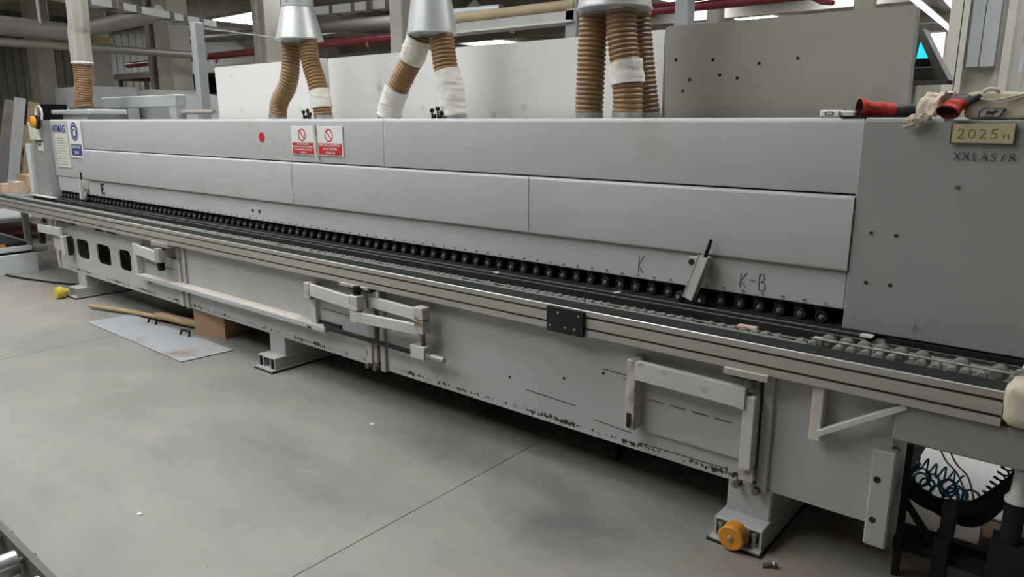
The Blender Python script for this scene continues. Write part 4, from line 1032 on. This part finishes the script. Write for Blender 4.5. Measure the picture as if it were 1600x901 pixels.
# ================================================================= LEFT END CLUTTER
t = thing('lift_table', (-10.3, 2.3, 0), 'low grey steel lift table at the far left with an orange tray strip', 'table')
bx('table_base', M['greycab'], t, -11.6, -9.22, 1.7, 2.83, 0, .215, bev=.004)
bx('table_gap', M['dark'], t, -11.5, -9.26, 1.75, 2.79, .215, .245)
bx('table_tray', M['greycab'], t, -11.55, -9.24, 1.75, 2.80, .245, .30, bev=.003)
bx('roller_bed', M['black'], t, -11.5, -9.27, 1.8, 2.77, .30, .335)
bx('orange_strip', M['amber'], t, -11.4, -9.25, 2.05, 2.55, .305, .333)
bx('table_edge', M['steel'], t, -11.5, -9.25, 2.76, 2.79, .30, .345)
MB().cyl((-9.3, 2.82, .24), (-9.3, 2.96, .24), .03, seg=10).build('crank', M['alu'], t, smooth=True)
t = thing('low_bench', (-11.9, 3.4, 0), 'low grey steel bench standing beyond the lift table', 'bench')
bx('bench_top', M['greycab'], t, -13.2, -11.7, 2.9, 3.95, .28, .33, bev=.004)
for x, y in ((-11.75, 2.95), (-11.75, 3.9), (-13.1, 2.95), (-13.1, 3.9)): bx('leg', M['greycab'], t, x-.03, x+.03, y-.03, y+.03, 0, .28)
bx('bench_shelf', M['red'], t, -13.1, -11.8, 3.0, 3.85, .10, .14)
t = thing('outfeed_table', (-10.4, 3.3, 0), 'outfeed table at the far left end of the track carrying wood blocks', 'table')
bx('table_top', M['plate'], t, -11.6, -9.42, 2.80, 3.75, .78, .832, bev=.004)
for x in (-11.5, -9.6):
    for y in (2.88, 3.68): bx('leg', M['plate'], t, x-.03, x+.03, y-.03, y+.03, 0, .78)
for i, (x, y, z, sx_, sy, sz, lab) in enumerate((
    (-9.86, 2.93, .832, .24, .10, .13, 'pale wood block at the front of the outfeed table, nearest the machine'),
    (-9.98, 3.15, .832, .20, .10, .18, 'tall pale wood block behind the front block on the outfeed table'),
    (-10.05, 2.92, .832, .12, .22, .10, 'pale wood block lying crosswise at the left of the outfeed table'),
    (-10.6, 3.3, .832, .30, .2, .16, 'reddish wood block at the back of the outfeed table'),
    (-10.25, 3.45, .832, .22, .16, .22, 'squarish brown wood block standing at the back corner of the outfeed table'))):
    t = bx('wood_block', M['palewood' if i not in (3, 4) else 'boxcard'], None, x-sx_/2, x+sx_/2, y-sy/2, y+sy/2, z, z+sz, bev=.004); tag(t, lab, 'block', 'wood blocks on the outfeed table')
t = bx('white_strip', M['clad_white'], None, -9.38, -8.75, 2.90, 2.96, .838, .846); tag(t, 'white laminate strip lying on the track at the far left, front one', 'strip')
t = bx('white_strip', M['clad_white'], None, -9.40, -9.05, 2.99, 3.05, .836, .848); tag(t, 'white laminate strip lying on the track at the far left, rear one', 'strip')
t = thing('timber_rack', (-14.9, 4.8, 0), 'dark timber rack with shelves of offcuts beyond the outfeed table', 'rack')
for x in (-15.8, -14.6):
    for y in (4.6, 5.4): bx('rack_post', M['brown'], t, x-.04, x+.04, y-.04, y+.04, 0, 1.22)
for z in (.35, .80, 1.16): bx('rack_shelf', M['brown'] if z < 1 else M['wood'], t, -15.9, -14.5, 4.55, 5.45, z, z+.05)
for i, (x, z, s_) in enumerate(((-15.5, .40, .25), (-15.0, .40, .3), (-14.75, .85, .2), (-15.3, .85, .22))):
    tt = bx('offcut_box', M['offwhite' if i % 2 else 'boxcard'], None, x-s_/2, x+s_/2, 4.7, 5.1, z, z+s_*.9, bev=.01)
    tag(tt, ['brown offcut box on the lower rack shelf', 'cream offcut box on the lower rack shelf', 'brown offcut box on the middle rack shelf', 'cream offcut box on the middle rack shelf'][i], 'box')
t = MB().prism([(-15.35, 1.93), (-14.5, 1.93), (-14.62, 1.58), (-15.25, 1.58)], 4.75, 5.25, 'Y').build('plastic_bin', M['black']); tag(t, 'dark tapered plastic bin standing above the timber rack', 'bin')
t = bx('carton_stack', M['card'], None, -15.9, -14.5, 4.7, 5.3, 1.21, 1.58); tag(t, 'wide tan carton on top of the timber rack under the bin', 'box')
for i, (x0, x1, dz, m_, lab) in enumerate(((-15.3, -14.7, 0, 'alu', 'grey board leaning against the rack, left of three'), (-14.6, -14.2, .03, 'greycab', 'pale grey board leaning beside the rack, middle of three'), (-13.9, -13.6, -.05, 'wood', 'brown board leaning beside the rack, right of three'))):
    t = MB().obox((x0, 4.15, 0), (x1, 4.45, 1.98+dz), .10, .13, .005, up=(0, 1, 0)).build('leaning_board', M[m_]); tag(t, lab, 'board', 'boards leaning by the rack')
t = bx('timber_stack', M['brown'], None, -12.6, -12.0, 4.6, 5.2, 0, 1.85); tag(t, 'tall dark timber crate behind the left end of the hood', 'crate')
# behind the hood, left
t = MB().box(-9.75, -7.9, 3.92, 4.05, 1.795, 1.925, bev=.01).box(-9.70, -9.55, 3.93, 4.04, 0, 1.80).box(-8.05, -7.9, 3.93, 4.04, 0, 1.80).build('gantry_beam', M['bluegrey']); tag(t, 'blue grey box beam on posts behind the left end of the hood', 'beam')
t = bx('steel_post', M['bluegrey'], None, -8.25, -8.14, 4.35, 4.46, 0, 2.72, bev=.006); tag(t, 'tall grey steel post behind the hood left of the lids', 'post')
t = MB().cyl((-7.9, 4.0, 1.74), (-7.25, 4.0, 1.74), .025, seg=10).build('short_pipe', M['pipe'], smooth=True); tag(t, 'short level pipe joining the gantry beam to the steel post', 'pipe')
t = bx('pale_cabinet', M['greycab'], None, -17.1, -15.4, 6.0, 6.9, 0, 2.30); tag(t, 'tall pale cabinet behind the slack extraction hose', 'cabinet')
t = bx('board_stack', M['clad_white'], None, -16.6, -14.2, 7.0, 8.2, 0, 2.12); tag(t, 'big stack of white boards beyond the gantry beam', 'boards')
t = MB().prism([(-16.4, 2.12), (-14.3, 2.12), (-15.3, 2.27), (-15.6, 2.26)], 7.1, 8.1, 'Y').build('foil_wrap', M['clad_white']); tag(t, 'loose white wrapping heaped on the stack of boards', 'wrapping')
t = thing('storage_rack', (-25, 15, 0), 'dark storage rack in front of the far left wall', 'rack')
bx('rack_back', M['dark'], t, -33.2, -21.5, 15.5, 15.6, 0, 3.35)
for z in (.9, 1.7, 2.5, 3.3): bx('rack_shelf', M['trayband'], t, -33.2, -21.5, 14.2, 15.5, z, z+.1)
for k in range(6): bx('rack_post', M['clad_green'], t, -33.2+2.3*k, -33.08+2.3*k, 14.15, 14.3, 0, 3.4)
bx('rack_fascia', M['cream'], t, -33.4, -21.3, 14.05, 14.15, 3.32, 3.55)
for i, (x, z, sx_, sz, m_) in enumerate(((-31, 1.0, 1.2, .5, 'alu'), (-28, 1.8, 1.4, .5, 'cover'), (-25.5, 1.0, 1.0, .6, 'offwhite'), (-23.5, 1.8, 1.2, .5, 'plate'))):
    tt = bx('stored_pallet_load', M[m_], None, x-sx_/2, x+sx_/2, 14.4, 15.3, z, z+sz); tag(tt, ['grey load on the low shelf of the dark rack', 'dark grey load on the upper shelf of the dark rack, left one', 'cream load on the low shelf of the dark rack', 'dark grey load on the upper shelf of the dark rack, right one'][i], 'load')

# ================================================================= OVERHEAD SERVICES
t = thing('round_duct', (-17.0, 6.0, 3.4), 'wide pale round duct bending overhead at the far left', 'duct')
MB().tube([(-16.6, 3.2, 3.44), (-17.0, 6.45, 3.41)], .18, 24).build('duct_run', M['alu'], t, smooth=True)
MB().cyl((-17.15, 6.45, 3.41), (-14.75, 7.2, 3.68), .15, seg=24).build('duct_branch', M['alu'], t, smooth=True)
for y in (4.2, 5.8): MB().cyl((-16.8, y, 3.5), (-16.8, y, 5.7), .03, seg=6).build('hanger_rod', M['clad_white'], t)
t = MB().cyl((-17, 2, 3.13), (-17, 9.3, 3.14), .085, seg=14).build('grey_pipe', M['pipe'], smooth=True); tag(t, 'brown grey pipe running level below the wide round duct', 'pipe')
t = thing('hanging_sign_box', (-17, 7.0, 3.28), 'framed brown panel hanging behind the fabric sleeve', 'panel')
bx('panel_face', M['wood'], t, -17.33, -17.29, 6.65, 7.30, 3.17, 3.41); MB().cyl((-17.31, 6.7, 3.42), (-17.31, 6.7, 5.8), .012, seg=6).cyl((-17.31, 7.25, 3.42), (-17.31, 7.25, 5.8), .012, seg=6).build('hanger_rod', M['tan'], t); b = MB()
b.box(-17.35, -17.27, 6.62, 7.33, 3.40, 3.44).box(-17.35, -17.27, 6.62, 7.33, 3.14, 3.18).box(-17.35, -17.27, 7.29, 7.33, 3.14, 3.44)
b.build('panel_frame', M['tan'], t)
def tray(pts, lab, wd, hh, bands):
    a, c = Vector(pts[0]), Vector(pts[1])
    t = thing('cable_tray', (a+c)/2, lab, 'cable tray', 'cable trays overhead')
    MB().obox(a, c, wd, hh).build('tray_channel', M['tray'], t)
    for k in bands:
        p_ = a+(c-a)*k; d = (c-a).normalized()
        MB().obox(p_-d*.05, p_+d*.05, wd+.02, hh+.012).build('tray_band', M['trayband'], t)
tray([(-11.9, 3.7, 3.42), (-13.65, 7.6, 3.42)], 'galvanised cable tray with dark bands sloping away above the grey post', .30, .11, (.16, .30, .42, .45, .54, .72, .80, .90))
tray([(-13.6, 9.4, 3.78), (-9.2, 9.4, 3.66)], 'galvanised cable tray with dark bands between the first and second cones', .25, .15, (.2, .33, .48, .58, .60, .70, .78, .93, .96))
t = thing('girder', (-7.4, 9, 3.1), 'pale galvanised girder carrying a tan pipe between second and third cones', 'girder')
bx('girder_web', M['tray'], t, -9.2, -6.2, 8.9, 9.1, 3.03, 3.16); bx('girder_flange', M['clad_white'], t, -9.2, -6.2, 8.84, 9.16, 3.0, 3.03)
MB().cyl((-9.2, 8.95, 3.24), (-6.2, 8.95, 3.24), .075, seg=14).build('tan_pipe', M['tan'], t, smooth=True)
t = MB().cyl((-23.5, 12, 4.12), (-12.5, 12, 3.85), .13, seg=16).build('round_pipe', M['alu'], smooth=True)
for x in (-22, -17, -13.5): MB().cyl((x, 12, 4.05), (x, 12, 5.75), .02, seg=6).build('hanger_rod', M['clad_white'], t)
tag(t, 'long dull round pipe high behind the concrete columns', 'pipe')
t = MB().cyl((-17.5, 13, 4.2), (-11, 13, 4.05), .10, seg=14).build('galvanised_pipe', M['bluegrey'], smooth=True); tag(t, 'blue grey pipe above the red pipe between the first two cones', 'pipe')
t = MB().tube(smoothpath([(-13.4, 6.6, 3.33), (-13.0, 7.9, 3.24), (-12.9, 8.7, 3.2), (-13.6, 8.8, 3.3)]), .012, 6).build('slack_cable', M['clad_white'], smooth=True); tag(t, 'thin pale cable slung between tray and cream column', 'cable')
# lamps
def lamp(x0, y0, x1, y1, z, lab, gp):
    t = thing('tube_lamp', ((x0+x1)/2, (y0+y1)/2, z), lab, 'lamp', gp)
    MB().obox((x0, y0, z+.05), (x1, y1, z+.05), .16, .05).build('lamp_housing', M['clad_white'], t)
    MB().cyl((x0, y0, z), (x1, y1, z), .035, seg=8).build('tube', M['tube'], t)
lamp(-4.40, 20.5, -4.85, 28.5, 4.5, 'long fluorescent tube lamp right of the lids, left of the pair', 'tube lamps right of the lids')
lamp(-3.75, 20.5, -4.20, 27.5, 4.5, 'long fluorescent tube lamp right of the lids, right of the pair', 'tube lamps right of the lids')
for i, (x, y, z) in enumerate(((-25.5, 12.5, 3.75), (-20.5, 16, 4.5), (-14.5, 16, 4.7))):
    t = thing('bell_lamp', (x, y, z), ['bell lamp hanging left of the concrete column', 'small bell lamp hanging high above the first cone', 'small bell lamp hanging between the first and second cones'][i], 'lamp')
    MB().lathe([(.03, .30), (.05, .28), (.06, .2), (.25, .02), (.26, 0), (.22, .01)], (x, y, z), 'Z', 18).build('shade', M['clad_white'], t, smooth=True)
    MB().lathe([(.01, .0), (.14, .01), (.14, .04), (.01, .06)], (x, y, z+.01), 'Z', 12).build('bulb', M['tube'], t)
    MB().cyl((x, y, z+.3), (x, y, 5.6), .02, seg=6).build('suspension_rod', M['clad_white'], t)
wn = thing('window_5', (-3.7, YB-.1, 4.2), None, None); wn['kind'] = 'structure'
bx('window_pane', M['win2'], wn, -6.45, -5.95, YB-.13, YB-.10, 3.95, 5.0); bx('window_frame', M['cream'], wn, -6.55, -5.85, YB-.11, YB-.06, 3.85, 5.1)
